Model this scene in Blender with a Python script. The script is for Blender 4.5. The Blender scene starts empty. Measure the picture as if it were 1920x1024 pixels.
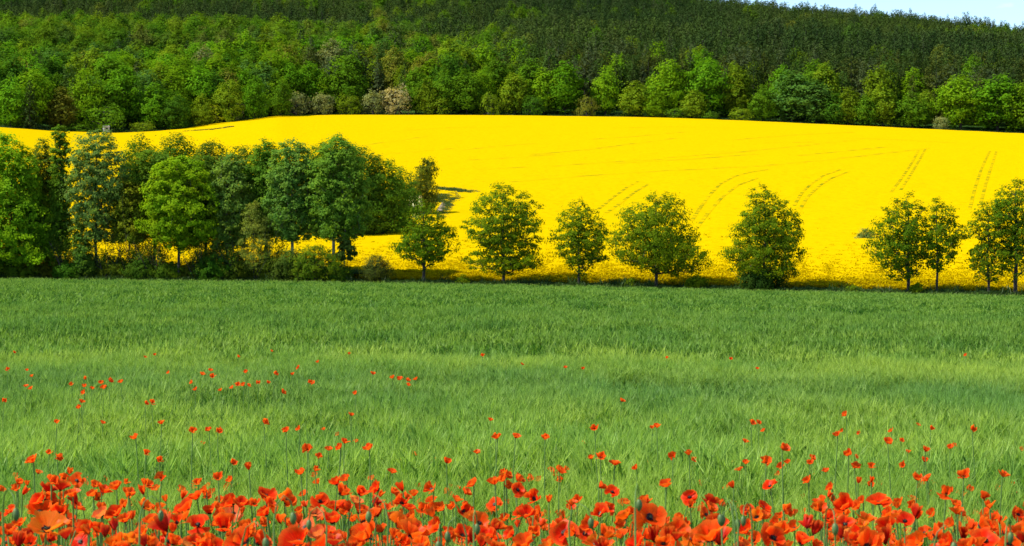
import bpy, math, random
import numpy as np
from mathutils import Vector, Matrix, Euler

# ------------------------------------------------------------------ camera, world, sun
scene = bpy.context.scene
F = 4330.0          # focal length in photo pixels (photo is 1920 wide)
HC = 1.30           # camera height in metres above the ground it stands on
YH = 505.0          # photo row of the level line
cam_data = bpy.data.cameras.new("camera")
cam = bpy.data.objects.new("camera", cam_data)
scene.collection.objects.link(cam)
scene.camera = cam
cam_data.sensor_width = 36.0
cam_data.lens = 36.0 * F / 1920.0
cam_data.clip_start = 0.2
cam_data.clip_end = 12000
cam.location = (0, 0, HC)
cam.rotation_euler = (math.radians(90) - math.atan((512 - YH) / F), 0, 0)
cam_data.dof.use_dof = True
cam_data.dof.focus_distance = 18.0
cam_data.dof.aperture_fstop = 22.0

SUN_EL = math.radians(50)
SUN_AZ = math.radians(-104)         # from +Y (view direction) towards -X (left)
sdir = Vector((math.sin(SUN_AZ) * math.cos(SUN_EL), math.cos(SUN_AZ) * math.cos(SUN_EL), math.sin(SUN_EL)))
sun_d = bpy.data.lights.new("sun", 'SUN')
sun_d.energy = 4.6
sun_d.angle = math.radians(0.5)
sun_d.color = (1.0, 0.955, 0.88)
sun = bpy.data.objects.new("sun", sun_d)
sun.rotation_euler = sdir.to_track_quat('Z', 'Y').to_euler()
sun.location = (-200, 100, 400)
scene.collection.objects.link(sun)

world = bpy.data.worlds.new("World")
scene.world = world
world.use_nodes = True
wn = world.node_tree
wn.nodes.clear()
def N(nt, typ, **kw):
    n = nt.nodes.new(typ)
    for k, v in kw.items():
        if k.startswith('i_'):
            key = k[2:]
            key = int(key) if key.isdigit() else key
            n.inputs[key].default_value = v
        else:
            setattr(n, k, v)
    return n
sky = N(wn, 'ShaderNodeTexSky', sky_type='NISHITA', sun_disc=False)
sky.sun_elevation = SUN_EL
sky.sun_rotation = SUN_AZ
sky.altitude = 300
sky.air_density = 1.0
sky.dust_density = 0.0
sky.ozone_density = 5.0
tc = N(wn, 'ShaderNodeTexCoord')
mp = N(wn, 'ShaderNodeMapping')
mp.inputs['Scale'].default_value = (16, 16, 55)
mp.inputs['Location'].default_value = (0.6, 0, 0.85)
nz = N(wn, 'ShaderNodeTexNoise')
nz.inputs['Scale'].default_value = 1.0
nz.inputs['Detail'].default_value = 6
cr = N(wn, 'ShaderNodeValToRGB')
cr.color_ramp.elements[0].position = 0.60
cr.color_ramp.elements[1].position = 0.72
mixc = N(wn, 'ShaderNodeMixRGB')
mixc.inputs['Color2'].default_value = (5.0, 5.2, 5.6, 1)
bg = N(wn, 'ShaderNodeBackground')
bg.inputs['Strength'].default_value = 0.14
wo = N(wn, 'ShaderNodeOutputWorld')
L = wn.links.new
L(tc.outputs['Generated'], mp.inputs['Vector'])
L(mp.outputs[0], nz.inputs['Vector'])
L(nz.outputs[0], cr.inputs[0])
L(cr.outputs[0], mixc.inputs[0])
L(sky.outputs[0], mixc.inputs[1])
L(mixc.outputs[0], bg.inputs[0])
L(bg.outputs[0], wo.inputs[0])

scene.view_settings.view_transform = 'Standard'
scene.view_settings.look = 'None'
scene.view_settings.exposure = 0.80
scene.view_settings.gamma = 1.0
scene.cycles.use_denoising = True
scene.cycles.max_bounces = 6
scene.cycles.diffuse_bounces = 3
scene.cycles.transmission_bounces = 4
scene.cycles.transparent_max_bounces = 8
scene.cycles.sample_clamp_indirect = 4.0

# ------------------------------------------------------------------ helpers
rng = np.random.default_rng(7)
random.seed(7)

def new_mesh(name, V, Q, mat=None, smooth=False, attrs=None, mats=None, midx=None):
    """V (n,3); Q (m,4) or (m,3) array or list of arrays with 3/4 columns"""
    Qs = Q if isinstance(Q, list) else [Q]
    Qs = [np.asarray(q, dtype=np.int32) for q in Qs if len(q)]
    me = bpy.data.meshes.new(name)
    V = np.asarray(V, dtype=np.float32)
    me.vertices.add(len(V))
    me.vertices.foreach_set('co', V.ravel())
    loops = np.concatenate([q.ravel() for q in Qs])
    sizes = np.concatenate([np.full(len(q), q.shape[1], dtype=np.int32) for q in Qs])
    me.loops.add(len(loops))
    me.loops.foreach_set('vertex_index', loops)
    me.polygons.add(len(sizes))
    starts = np.concatenate([[0], np.cumsum(sizes)[:-1]]).astype(np.int32)
    me.polygons.foreach_set('loop_start', starts)
    me.polygons.foreach_set('use_smooth', np.full(len(sizes), bool(smooth)))
    if mats:
        for m in mats:
            me.materials.append(m)
        if midx is not None:
            me.polygons.foreach_set('material_index', np.asarray(midx, dtype=np.int32))
    elif mat:
        me.materials.append(mat)
    if attrs:
        for k, a in attrs.items():
            at = me.attributes.new(k, 'FLOAT', 'POINT')
            at.data.foreach_set('value', np.asarray(a, dtype=np.float32))
    me.update(calc_edges=True)
    me.validate()
    return me

def link(name, me, parent=None, loc=(0, 0, 0), col=None):
    o = bpy.data.objects.new(name, me)
    scene.collection.objects.link(o)
    o.location = loc
    if parent is not None:
        o.parent = parent
    if col is not None:
        o.color = col
    return o

def tag(o, label=None, cat=None, group=None, kind=None):
    if label: o['label'] = label
    if cat: o['category'] = cat
    if group: o['group'] = group
    if kind: o['kind'] = kind
    return o

class MB:
    def __init__(s):
        s.V = []; s.Q = []; s.n = 0; s.T = []
    def add(s, V, Q, T=None):
        V = np.asarray(V, float)
        if len(Q): s.Q.append(np.asarray(Q, int) + s.n)
        if T is not None and len(T): s.T.append(np.asarray(T, int) + s.n)
        s.V.append(V); s.n += len(V)
    def tube(s, pts, rad, k=5):
        pts = np.asarray(pts, float); n = len(pts)
        rad = np.broadcast_to(np.asarray(rad, float), (n,))
        d = np.gradient(pts, axis=0)
        d /= np.linalg.norm(d, axis=1)[:, None] + 1e-9
        ref = np.array([1.0, 0.13, 0.07]) if abs(d[0][0]) < 0.8 else np.array([0.1, 1.0, 0.1])
        a = np.cross(d, ref); a /= np.linalg.norm(a, axis=1)[:, None] + 1e-9
        b = np.cross(d, a)
        ang = np.arange(k) * 2 * math.pi / k
        ring = pts[:, None, :] + rad[:, None, None] * (np.cos(ang)[None, :, None] * a[:, None, :] + np.sin(ang)[None, :, None] * b[:, None, :])
        V = ring.reshape(-1, 3)
        Q = []
        for i in range(n - 1):
            for j in range(k):
                Q.append((i * k + j, i * k + (j + 1) % k, (i + 1) * k + (j + 1) % k, (i + 1) * k + j))
        s.add(V, Q)
    def box(s, c, h, rot=None):
        P = np.array([[x, y, z] for x in (-1, 1) for y in (-1, 1) for z in (-1, 1)], float) * np.asarray(h, float)
        if rot is not None:
            P = P @ np.array(rot).T
        P += np.asarray(c, float)
        s.add(P, [(0, 1, 3, 2), (4, 6, 7, 5), (0, 4, 5, 1), (2, 3, 7, 6), (0, 2, 6, 4), (1, 5, 7, 3)])
    def mesh(s, name, mat, smooth=False):
        Q = [np.concatenate(s.Q)] if s.Q else []
        if s.T: Q.append(np.concatenate(s.T))
        return new_mesh(name, np.concatenate(s.V), Q, mat, smooth)

# ------------------------------------------------------------------ terrain (all relative to camera height, then + HC)
H_Y = np.log(np.array([1.0, 3, 4, 6, 10, 19, 30, 60, 250, 400]))
H_Z = np.array([-.70, -.58, -.57, -.66, -.88, -1.28, -1.45, -1.49, -1.62, -1.65])
def Hprof(Y):
    return np.interp(np.log(np.maximum(Y, 1.0)), H_Y, H_Z)
CROP = 0.60
BX = np.array([-400, 0, 320, 640, 960, 1280, 1600, 1920, 2400], float)
BYPX = np.array([517, 521, 524, 528, 533, 540, 547, 554, 560], float)
def yb_px(px): return np.interp(px, BX, BYPX)
def Yb(px): return np.interp(px, [-400, 0, 640, 1920, 2400], [266, 262, 254, 232, 226])
EX = np.array([-600, -300, 0, 120, 220, 300, 350, 420, 520, 640, 760, 960, 1180, 1300, 1400, 1600, 1750, 1920, 2300], float)
EYPX = np.array([232, 234, 238, 246, 249, 245, 239, 229, 217, 215, 215, 216, 219, 222, 226, 235, 242, 250, 264], float)
def edge_px(px): return np.interp(px, EX, EYPX)
def De(px): return np.interp(px, [-400, 0, 300, 560, 1200, 2000], [760, 760, 790, 870, 866, 830])
PX = np.array([-400, 0, 300, 600, 800, 960, 1150, 1400, 1600, 1800, 1920, 2300], float)
PYPX = np.array([40, 42, 45, 53, 62, 66, 62, 64, 70, 77, 82, 94], float)
RX = np.array([-600, 0, 960, 1250, 1400, 1500, 1600, 1700, 1800, 1920, 2300], float)
RYPX = np.array([-70, -60, -48, -20, 1, 9, 17, 25, 35, 48, 78], float)
DP, DD, DR = 1190.0, 1350.0, 2000.0
YE0 = 7.0            # rape starts this far behind the crop edge
RH = 1.1
def ground_rel(px, Y):
    px = np.asarray(px, float); Y = np.asarray(Y, float)
    px, Y = np.broadcast_arrays(px, Y)
    yb = Yb(px); zb = -(yb_px(px) - YH) * yb / F          # crop top at the edge
    zfield = Hprof(Y) + (zb - Hprof(yb)) * (np.clip(Y / yb, 0, 1) ** 1.3) - CROP
    t = np.clip((Y - yb) / 1.6, 0, 1)
    zver = zb - CROP + t * (CROP - 0.10)
    zv = zb - 0.10
    de = De(px); ze = (YH - edge_px(px)) * de / F - RH
    y0 = yb + YE0
    tt = np.clip((Y - y0) / (de - y0), 0, 1)
    zr = zv + (ze - zv) * (1.10 * tt - 0.10 * tt * tt)
    zp = (YH - np.interp(px, PX, PYPX)) * DP / F - 17
    zr2 = (YH - np.interp(px, RX, RYPX)) * DR / F - 16
    zd = zp - 6 + 0 * px
    z = np.where(Y < yb, zfield, np.where(Y < y0, zver, zr))
    f1 = np.clip((Y - de) / (DP - de), 0, 1)
    z = np.where(Y > de, ze + (zp - ze) * (1.35 * f1 - 0.35 * f1 * f1), z)
    f2 = np.clip((Y - DP) / (DD - DP), 0, 1); f2 = f2 * f2 * (3 - 2 * f2)
    z = np.where(Y > DP, zp + (zd - zp) * f2, z)
    f3 = np.clip((Y - DD) / (DR - DD), 0, 1)
    z = np.where(Y > DD, zd + (zr2 - zd) * (1.15 * f3 - .15 * f3 * f3), z)
    z = np.where(Y > DR, zr2 - 0.02 * (Y - DR), z)
    return z
def gz(px, Y): return ground_rel(px, Y) + HC
def P_of(px, Y): return (px - 960.0) / F * Y
def px_of(X, Y): return 960.0 + F * X / np.maximum(Y, 1e-3)
def gxy(X, Y): return float(gz(px_of(X, Y), Y)) if Y > 1 else HC - 1.65
def rape_hit(px, py):
    """point on the top of the rape crop seen at photo pixel"""
    lo, hi = float(Yb(px)) + YE0, float(De(px))
    for _ in range(40):
        m = (lo + hi) / 2
        z = float(ground_rel(px, m)) + RH
        y = YH - F * z / m
        if y > py: lo = m
        else: hi = m
    return P_of(px, lo), lo, float(gz(px, lo)) + RH

# ------------------------------------------------------------------ materials
def mat_new(name):
    m = bpy.data.materials.new(name); m.use_nodes = True
    nt = m.node_tree; nt.nodes.clear()
    out = N(nt, 'ShaderNodeOutputMaterial')
    return m, nt, out

def ramp(nt, fac, stops):
    r = N(nt, 'ShaderNodeValToRGB')
    els = r.color_ramp.elements
    while len(els) < len(stops): els.new(0.5)
    for e, (p, c) in zip(els, stops):
        e.position = p; e.color = (*c, 1)
    nt.links.new(fac, r.inputs[0])
    return r.outputs[0]

def mixrgb(nt, fac, a, b, mode='MIX'):
    m = N(nt, 'ShaderNodeMixRGB', blend_type=mode)
    for s, v in ((0, fac), (1, a), (2, b)):
        if hasattr(v, 'is_output') or isinstance(v, bpy.types.NodeSocket): nt.links.new(v, m.inputs[s])
        elif isinstance(v, (int, float)): m.inputs[s].default_value = v
        else: m.inputs[s].default_value = (*v, 1)
    return m.outputs[0]

def noise(nt, scale, detail=3, vec=None, map_scale=None):
    t = N(nt, 'ShaderNodeTexNoise')
    t.inputs['Scale'].default_value = scale; t.inputs['Detail'].default_value = detail
    if vec is None:
        vec = N(nt, 'ShaderNodeNewGeometry').outputs['Position']
    if map_scale:
        mpn = N(nt, 'ShaderNodeMapping'); mpn.inputs['Scale'].default_value = map_scale
        nt.links.new(vec, mpn.inputs['Vector']); vec = mpn.outputs[0]
    nt.links.new(vec, t.inputs['Vector'])
    return t.outputs[0]

def leafy(nt, out, color, trans=0.4, gloss=0.04, tmul=(1.25, 1.25, 0.6)):
    d = N(nt, 'ShaderNodeBsdfDiffuse'); nt.links.new(color, d.inputs[0])
    t = N(nt, 'ShaderNodeBsdfTranslucent')
    tc_ = mixrgb(nt, 1.0, color, tmul, 'MULTIPLY'); nt.links.new(tc_, t.inputs[0])
    m = N(nt, 'ShaderNodeMixShader'); m.inputs[0].default_value = trans
    nt.links.new(d.outputs[0], m.inputs[1]); nt.links.new(t.outputs[0], m.inputs[2])
    if gloss > 0:
        g = N(nt, 'ShaderNodeBsdfGlossy'); g.inputs['Roughness'].default_value = 0.45
        g.inputs[0].default_value = (.8, .85, .7, 1)
        m2 = N(nt, 'ShaderNodeMixShader'); m2.inputs[0].default_value = gloss
        nt.links.new(m.outputs[0], m2.inputs[1]); nt.links.new(g.outputs[0], m2.inputs[2])
        m = m2
    nt.links.new(m.outputs[0], out.inputs[0])

def foliage_mat(name, trans=0.50, lo=0.84, hi=1.18, gloss=0.0):
    """leaf colour = the object's own colour, varied leaf by leaf and clump by clump"""
    m, nt, out = mat_new(name)
    oi = N(nt, 'ShaderNodeObjectInfo')
    g = N(nt, 'ShaderNodeNewGeometry')
    r1 = ramp(nt, g.outputs['Random Per Island'], [(0, (lo, lo, lo)), (1, (hi, hi, hi * .9))])
    tcn = N(nt, 'ShaderNodeTexCoord')
    nn = noise(nt, 0.55, 3, tcn.outputs['Object'])
    r2 = ramp(nt, nn, [(0.35, (0.85, 0.95, 1.0)), (0.65, (1.2, 1.05, 0.8))])
    c = mixrgb(nt, 1.0, oi.outputs['Color'], r1, 'MULTIPLY')
    c = mixrgb(nt, 1.0, c, r2, 'MULTIPLY')
    leafy(nt, out, c, trans, gloss)
    return m

def forest_mat(name, stops, trans=0.35):
    m, nt, out = mat_new(name)
    oi = N(nt, 'ShaderNodeObjectInfo')
    col = ramp(nt, oi.outputs['Random'], stops)
    r = [n for n in nt.nodes if n.type == 'VALTORGB'][-1]
    r.color_ramp.interpolation = 'LINEAR'
    g = N(nt, 'ShaderNodeNewGeometry')
    r1 = ramp(nt, g.outputs['Random Per Island'], [(0, (.8, .8, .8)), (1, (1.2, 1.2, 1.1))])
    c = mixrgb(nt, 1.0, col, r1, 'MULTIPLY')
    big = noise(nt, 0.006, 3)
    r2 = ramp(nt, big, [(0.38, (.75, .85, .9)), (0.62, (1.25, 1.2, .95))])
    c = mixrgb(nt, 1.0, c, r2, 'MULTIPLY')
    leafy(nt, out, c, trans, 0)
    return m

def bark_mat(name, a, b):
    m, nt, out = mat_new(name)
    tcn = N(nt, 'ShaderNodeTexCoord')
    nn = noise(nt, 3.0, 5, tcn.outputs['Object'], (1, 1, .35))
    c = ramp(nt, nn, [(0.35, a), (0.65, b)])
    p = N(nt, 'ShaderNodeBsdfPrincipled'); p.inputs['Roughness'].default_value = .9
    nt.links.new(c, p.inputs['Base Color']); nt.links.new(p.outputs[0], out.inputs[0])
    return m

M = {}
M['leaf'] = foliage_mat('tree_leaves')
M['forest_leaf'] = foliage_mat('forest_leaves', 0.40, .84, 1.16)
M['needle'] = foliage_mat('conifer_needles', 0.18, .85, 1.15, 0.0)
M['forest_mass'] = forest_mat('forest_mass_leaves', [(0, (.050, .125, .010)), (.3, (.085, .175, .010)), (.6, (.125, .185, .010)), (.85, (.075, .145, .022)), (1, (.14, .155, .025))])
M['conifer_mass'] = forest_mat('conifer_mass_needles', [(0, (.030, .056, .014)), (.5, (.046, .074, .018)), (.8, (.052, .084, .018)), (1, (.062, .080, .026))], .12)
M['bark'] = bark_mat('dark_bark', (.018, .014, .010), (.05, .04, .03))
M['birch'] = bark_mat('pale_birch_bark', (.05, .045, .035), (.34, .31, .25))
M['deadwood'] = bark_mat('grey_branch_bark', (.25, .22, .18), (.6, .56, .5))
# ------------------------------------------------------------------ ground
def vnoise(x, y, seed=0):
    """smooth value noise, 0..1"""
    r = np.random.default_rng(seed); T = r.random((64, 64))
    xi, yi = np.floor(x).astype(int), np.floor(y).astype(int); fx, fy = x - xi, y - yi
    fx = fx * fx * (3 - 2 * fx); fy = fy * fy * (3 - 2 * fy)
    g = lambda a, b: T[a % 64, b % 64]
    return (g(xi, yi) * (1 - fx) + g(xi + 1, yi) * fx) * (1 - fy) + (g(xi, yi + 1) * (1 - fx) + g(xi + 1, yi + 1) * fx) * fy

def sheet(name, pxs, Ys_fn, zoff=0.0, mat=None):
    """grid over photo azimuth x distance; Ys_fn(px)-> array of distances"""
    cols = []
    for px in pxs:
        Y = Ys_fn(px)
        z = gz(px, Y) + (zoff(px, Y) if callable(zoff) else zoff)
        cols.append(np.stack([P_of(px, Y), Y, z], 1))
    V = np.array(cols); nx, ny = V.shape[:2]
    i = np.arange(nx - 1)[:, None]; j = np.arange(ny - 1)[None, :]
    a = i * ny + j
    Q = np.stack([a, a + ny, a + ny + 1, a + 1], -1).reshape(-1, 4)
    return new_mesh(name, V.reshape(-1, 3), Q, mat, True)

m, nt, out = mat_new('field_soil')
nn = noise(nt, 1.5, 5)
c = ramp(nt, nn, [(0.3, (.020, .050, .010)), (0.7, (.045, .10, .018))])
p = N(nt, 'ShaderNodeBsdfDiffuse')
nt.links.new(c, p.inputs[0]); nt.links.new(p.outputs[0], out.inputs[0])
M['soil'] = m
pxs = np.linspace(-3600, 5500, 150)
pxs = np.unique(np.concatenate([pxs, np.linspace(-250, 2200, 160)]))
def ground_Y(px):
    yb, de = float(Yb(px)), float(De(px))
    return np.concatenate([np.geomspace(0.9, yb - .2, 60), [yb, yb + .8, yb + 1.6, yb + 5, yb + YE0],
                           np.linspace(yb + YE0 + 8, de, 30), np.linspace(de + 15, DR, 40), [2100, 2600, 6000]])
ground = link('ground', sheet('ground', pxs, ground_Y, 0, M['soil']))
tag(ground, kind='structure')

# ------------------------------------------------------------------ oilseed rape in flower
m, nt, out = mat_new('rape_flowers')
fine = noise(nt, 1.1, 6, None, (1, 0.45, 1))
streak = noise(nt, 0.05, 4, None, (1.0, 3.2, 1))
spk = noise(nt, 3.5, 4, None, (1, .5, 1))
c = ramp(nt, fine, [(0.30, (.46, .300, .001)), (0.44, (.52, .345, .0005)), (0.8, (.56, .372, .001))])
f = ramp(nt, streak, [(0.58, (0, 0, 0)), (0.80, (.22, .22, .22))])
c = mixrgb(nt, f, c, (.42, .29, .003))
f2 = ramp(nt, spk, [(0.62, (0, 0, 0)), (0.80, (.75, .75, .75))])
c = mixrgb(nt, f2, c, (.22, .24, .006))
bump = N(nt, 'ShaderNodeBump'); bump.inputs['Strength'].default_value = .5; bump.inputs['Distance'].default_value = .15
nt.links.new(spk, bump.inputs['Height'])
d = N(nt, 'ShaderNodeBsdfDiffuse'); nt.links.new(c, d.inputs[0]); nt.links.new(bump.outputs[0], d.inputs[1])
nt.links.new(d.outputs[0], out.inputs[0])
M['rape'] = m

m, nt, out = mat_new('rape_clump')
g = N(nt, 'ShaderNodeNewGeometry')
at = N(nt, 'ShaderNodeAttribute'); at.attribute_name = 'h'
rr = ramp(nt, g.outputs['Random Per Island'], [(0, (.85, .85, .8)), (1, (1.08, 1.08, 1))])
c = ramp(nt, at.outputs['Fac'], [(0.30, (.06, .13, .012)), (0.46, (.34, .28, .004)), (0.54, (.50, .365, .001)), (1, (.54, .395, .001))])
c = mixrgb(nt, 1, c, rr, 'MULTIPLY')
leafy(nt, out, c, .3, 0, (1, 1, .6))
M['rapeclump'] = m

m, nt, out = mat_new('rape_wheel_track')
n1 = noise(nt, .35, 6)
c = ramp(nt, n1, [(0.40, (.20, .19, .004)), (0.49, (.38, .27, .002)), (0.57, (.52, .345, .001))])
d = N(nt, 'ShaderNodeBsdfDiffuse'); nt.links.new(c, d.inputs[0]); nt.links.new(d.outputs[0], out.inputs[0])
M['track'] = m
m, nt, out = mat_new('rape_faint_track')
n1 = noise(nt, .16, 6)
c = ramp(nt, n1, [(0.38, (.32, .25, .003)), (0.46, (.44, .30, .002)), (0.53, (.52, .345, .001))])
d = N(nt, 'ShaderNodeBsdfDiffuse'); nt.links.new(c, d.inputs[0]); nt.links.new(d.outputs[0], out.inputs[0])
M['faint'] = m

rp = np.linspace(-420, 2330, 260)
def rape_Y(px):
    a, b = float(Yb(px)) + YE0, float(De(px)) - 3
    return np.concatenate([[a, a + .9, a + 2.0], a + 3.2 + (b - a - 3.2) * np.linspace(0, 1, 120)])
def rape_off(px, Y):
    a = float(Yb(px)) + YE0
    o = np.full(len(Y), RH)
    o += .12 * (vnoise(np.full(len(Y), px * .045 + 9), Y * .07, 77) - .5)
    o[:3] = (0.0, .42, .80)
    return o
rape = link('rapeseed_crop', sheet('rapeseed_crop', rp, rape_Y, rape_off, M['rape']))
tag(rape, kind='stuff')

from mathutils.bvhtree import BVHTree
_rv = [v.co.copy() for v in rape.data.vertices]
RAPE_BVH = BVHTree.FromPolygons(_rv, [tuple(p_.vertices) for p_ in rape.data.polygons])
def rape_top(x, y, z):
    h = RAPE_BVH.ray_cast(Vector((x, y, z + 5)), Vector((0, 0, -1)))
    return h[0].z if h[0] is not None else z
def drape(name, pts, width, mat, up=0.06, seg=50, conv=rape_hit):
    """a strip laid over the crop along photo-traced points"""
    P = np.array([conv(x, y) for x, y in pts], float)
    # resample on arclength
    d = np.r_[0, np.cumsum(np.linalg.norm(np.diff(P[:, :2], axis=0), axis=1))]
    s = np.linspace(0, d[-1], seg)
    X = np.interp(s, d, P[:, 0]); Y = np.interp(s, d, P[:, 1])
    # smooth
    for _ in range(6):
        X[1:-1] = (X[:-2] + 2 * X[1:-1] + X[2:]) / 4; Y[1:-1] = (Y[:-2] + 2 * Y[1:-1] + Y[2:]) / 4
    tx, ty = np.gradient(X), np.gradient(Y); l = np.hypot(tx, ty) + 1e-9
    nx_, ny_ = -ty / l, tx / l
    V = []
    for k in (-1, 0, 1):
        x = X + nx_ * width / 2 * k; y = Y + ny_ * width / 2 * k
        z = gz(px_of(x, y), y) + RH
        z = np.array([rape_top(a_, b_, c_) for a_, b_, c_ in zip(x, y, z)]) + up
        V.append(np.stack([x, y, z], 1))
    V = np.concatenate(V); n = seg
    i = np.arange(n - 1)
    Q = np.concatenate([np.stack([i, i + 1, i + 1 + n, i + n], 1), np.stack([i + n, i + 1 + n, i + 1 + 2 * n, i + 2 * n], 1)])
    return new_mesh(name, V, Q, mat, True)

TR = [[(1297, 414), (1325, 372), (1350, 345), (1378, 331), (1412, 322), (1440, 318)], [(1304, 430), (1331, 395), (1356, 368), (1384, 347), (1420, 334)],
      [(1489, 386), (1503, 362), (1521, 345), (1545, 329), (1575, 318)], [(1500, 392), (1514, 370), (1532, 352), (1556, 336), (1590, 322)],
      [(1671, 360), (1690, 335), (1710, 305), (1722, 282)], [(1689, 356), (1707, 328), (1724, 300), (1735, 279)],
      [(1818, 392), (1828, 352), (1842, 312), (1856, 283)], [(1837, 388), (1848, 345), (1859, 312), (1868, 284)],
      [(1122, 392), (1150, 370), (1175, 351), (1196, 340)], [(1136, 400), (1165, 379), (1190, 360), (1214, 346)]]
FT = [[(960, 341), (1080, 331), (1200, 323), (1300, 318), (1430, 311), (1540, 301), (1640, 290), (1740, 278)],
      [(640, 276), (700, 270), (760, 262), (800, 256)], [(870, 281), (930, 275), (1010, 268)], [(1000, 290), (1100, 281), (1190, 269), (1280, 258)],
      [(1100, 262), (1190, 256), (1290, 247)], [(1250, 296), (1380, 286), (1500, 274), (1610, 262)], [(1380, 262), (1480, 254), (1600, 248)],
      [(880, 300), (960, 296), (1040, 290)], [(1160, 306), (1290, 299), (1420, 289)], [(1500, 292), (1600, 282), (1660, 276)],
      [(1560, 258), (1680, 262), (1790, 268)], [(700, 292), (780, 284), (850, 279)], [(1040, 312), (1140, 304), (1240, 299)], [(1150, 240), (1260, 238), (1370, 240)], [(760, 244), (860, 239), (960, 238)], [(900, 318), (990, 313)], [(1440, 268), (1560, 266)]]
TRACKS = link('wheel_tracks', drape('wheel_tracks', TR[0], .55, M['track']))
allV = []; 
def merge_meshes(name, meshes, mats):
    V = []; Q = []; mi = []; n = 0
    for me, k in meshes:
        v = np.empty(len(me.vertices) * 3, np.float32); me.vertices.foreach_get('co', v)
        q = np.array([p.vertices[:] for p in me.polygons])
        V.append(v.reshape(-1, 3)); Q.append(q + n); n += len(me.vertices); mi += [k] * len(q)
    return new_mesh(name, np.concatenate(V), np.concatenate(Q), mats=mats, midx=mi, smooth=True)
ms = [(drape('t', t, .55, M['track'], .022, 140), 0) for t in TR] + [(drape('t', t, 1.5, M['faint'], .016, 260), 1) for t in FT]
TRACKS.data = merge_meshes('wheel_tracks', ms, [M['track'], M['faint']])
tag(TRACKS, kind='stuff')

# ------------------------------------------------------------------ instancing of plants nobody could count
def gn_scatter(name, pts, rot, scl, idx, protos, kind='stuff'):
    pts = np.asarray(pts, np.float32)
    me = bpy.data.meshes.new(name)
    me.vertices.add(len(pts)); me.vertices.foreach_set('co', pts.ravel())
    a = me.attributes.new('rot', 'FLOAT_VECTOR', 'POINT'); a.data.foreach_set('vector', np.asarray(rot, np.float32).ravel())
    a = me.attributes.new('scl', 'FLOAT_VECTOR', 'POINT'); a.data.foreach_set('vector', np.asarray(scl, np.float32).ravel())
    a = me.attributes.new('idx', 'INT', 'POINT'); a.data.foreach_set('value', np.asarray(idx, np.int32))
    o = link(name, me)
    coll = bpy.data.collections.new(name + '_kinds')
    for k, pm in enumerate(protos):
        po = bpy.data.objects.new('%s_kind_%02d' % (name, k), pm); coll.objects.link(po)
    ng = bpy.data.node_groups.new(name, 'GeometryNodeTree')
    ng.interface.new_socket('Geometry', in_out='INPUT', socket_type='NodeSocketGeometry')
    ng.interface.new_socket('Geometry', in_out='OUTPUT', socket_type='NodeSocketGeometry')
    gi = N(ng, 'NodeGroupInput'); go = N(ng, 'NodeGroupOutput')
    ci = N(ng, 'GeometryNodeCollectionInfo'); ci.inputs['Collection'].default_value = coll
    ci.inputs['Separate Children'].default_value = True; ci.inputs['Reset Children'].default_value = True
    iop = N(ng, 'GeometryNodeInstanceOnPoints'); iop.inputs['Pick Instance'].default_value = True
    def na(nm, dt):
        n = N(ng, 'GeometryNodeInputNamedAttribute', data_type=dt); n.inputs['Name'].default_value = nm
        return n.outputs[0]
    er = N(ng, 'FunctionNodeEulerToRotation')
    l = ng.links.new
    l(gi.outputs[0], iop.inputs['Points']); l(ci.outputs[0], iop.inputs['Instance'])
    l(na('idx', 'INT'), iop.inputs['Instance Index'])
    l(na('rot', 'FLOAT_VECTOR'), er.inputs[0]); l(er.outputs[0], iop.inputs['Rotation'])
    l(na('scl', 'FLOAT_VECTOR'), iop.inputs['Scale'])
    l(iop.outputs[0], go.inputs[0])
    md = o.modifiers.new('scatter', 'NODES'); md.node_group = ng
    tag(o, kind=kind)
    return o

def blades(n, radius, h0, h1, w, lean, seg=3, curl=.5, rs=None, base_z=0.0):
    """n tapering leaf strips"""
    rs = rs or np.random.default_rng(1)
    V = []; Q = []; Hh = []
    for i in range(n):
        a = rs.uniform(0, 2 * math.pi); r = radius * math.sqrt(rs.uniform())
        bx, by = r * math.cos(a), r * math.sin(a)
        h = rs.uniform(h0, h1); ld = rs.uniform(0, 2 * math.pi); ln = rs.uniform(0, lean) * h
        wd = rs.uniform(0, math.pi); ww = w * rs.uniform(.7, 1.2)
        base = len(V)
        for k in range(seg + 1):
            t = k / seg
            x = bx + math.cos(ld) * ln * t ** 2; y = by + math.sin(ld) * ln * t ** 2
            z = base_z + h * (t - curl * .35 * t ** 3 * (ln / h if h else 0))
            wk = ww * (1 - t ** 2) + ww * .12
            V += [(x - math.cos(wd) * wk / 2, y - math.sin(wd) * wk / 2, z), (x + math.cos(wd) * wk / 2, y + math.sin(wd) * wk / 2, z)]
            Hh += [t * h / h1] * 2
        for k in range(seg):
            b = base + 2 * k
            Q.append((b, b + 1, b + 3, b + 2))
    return np.array(V), np.array(Q), Hh

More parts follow.
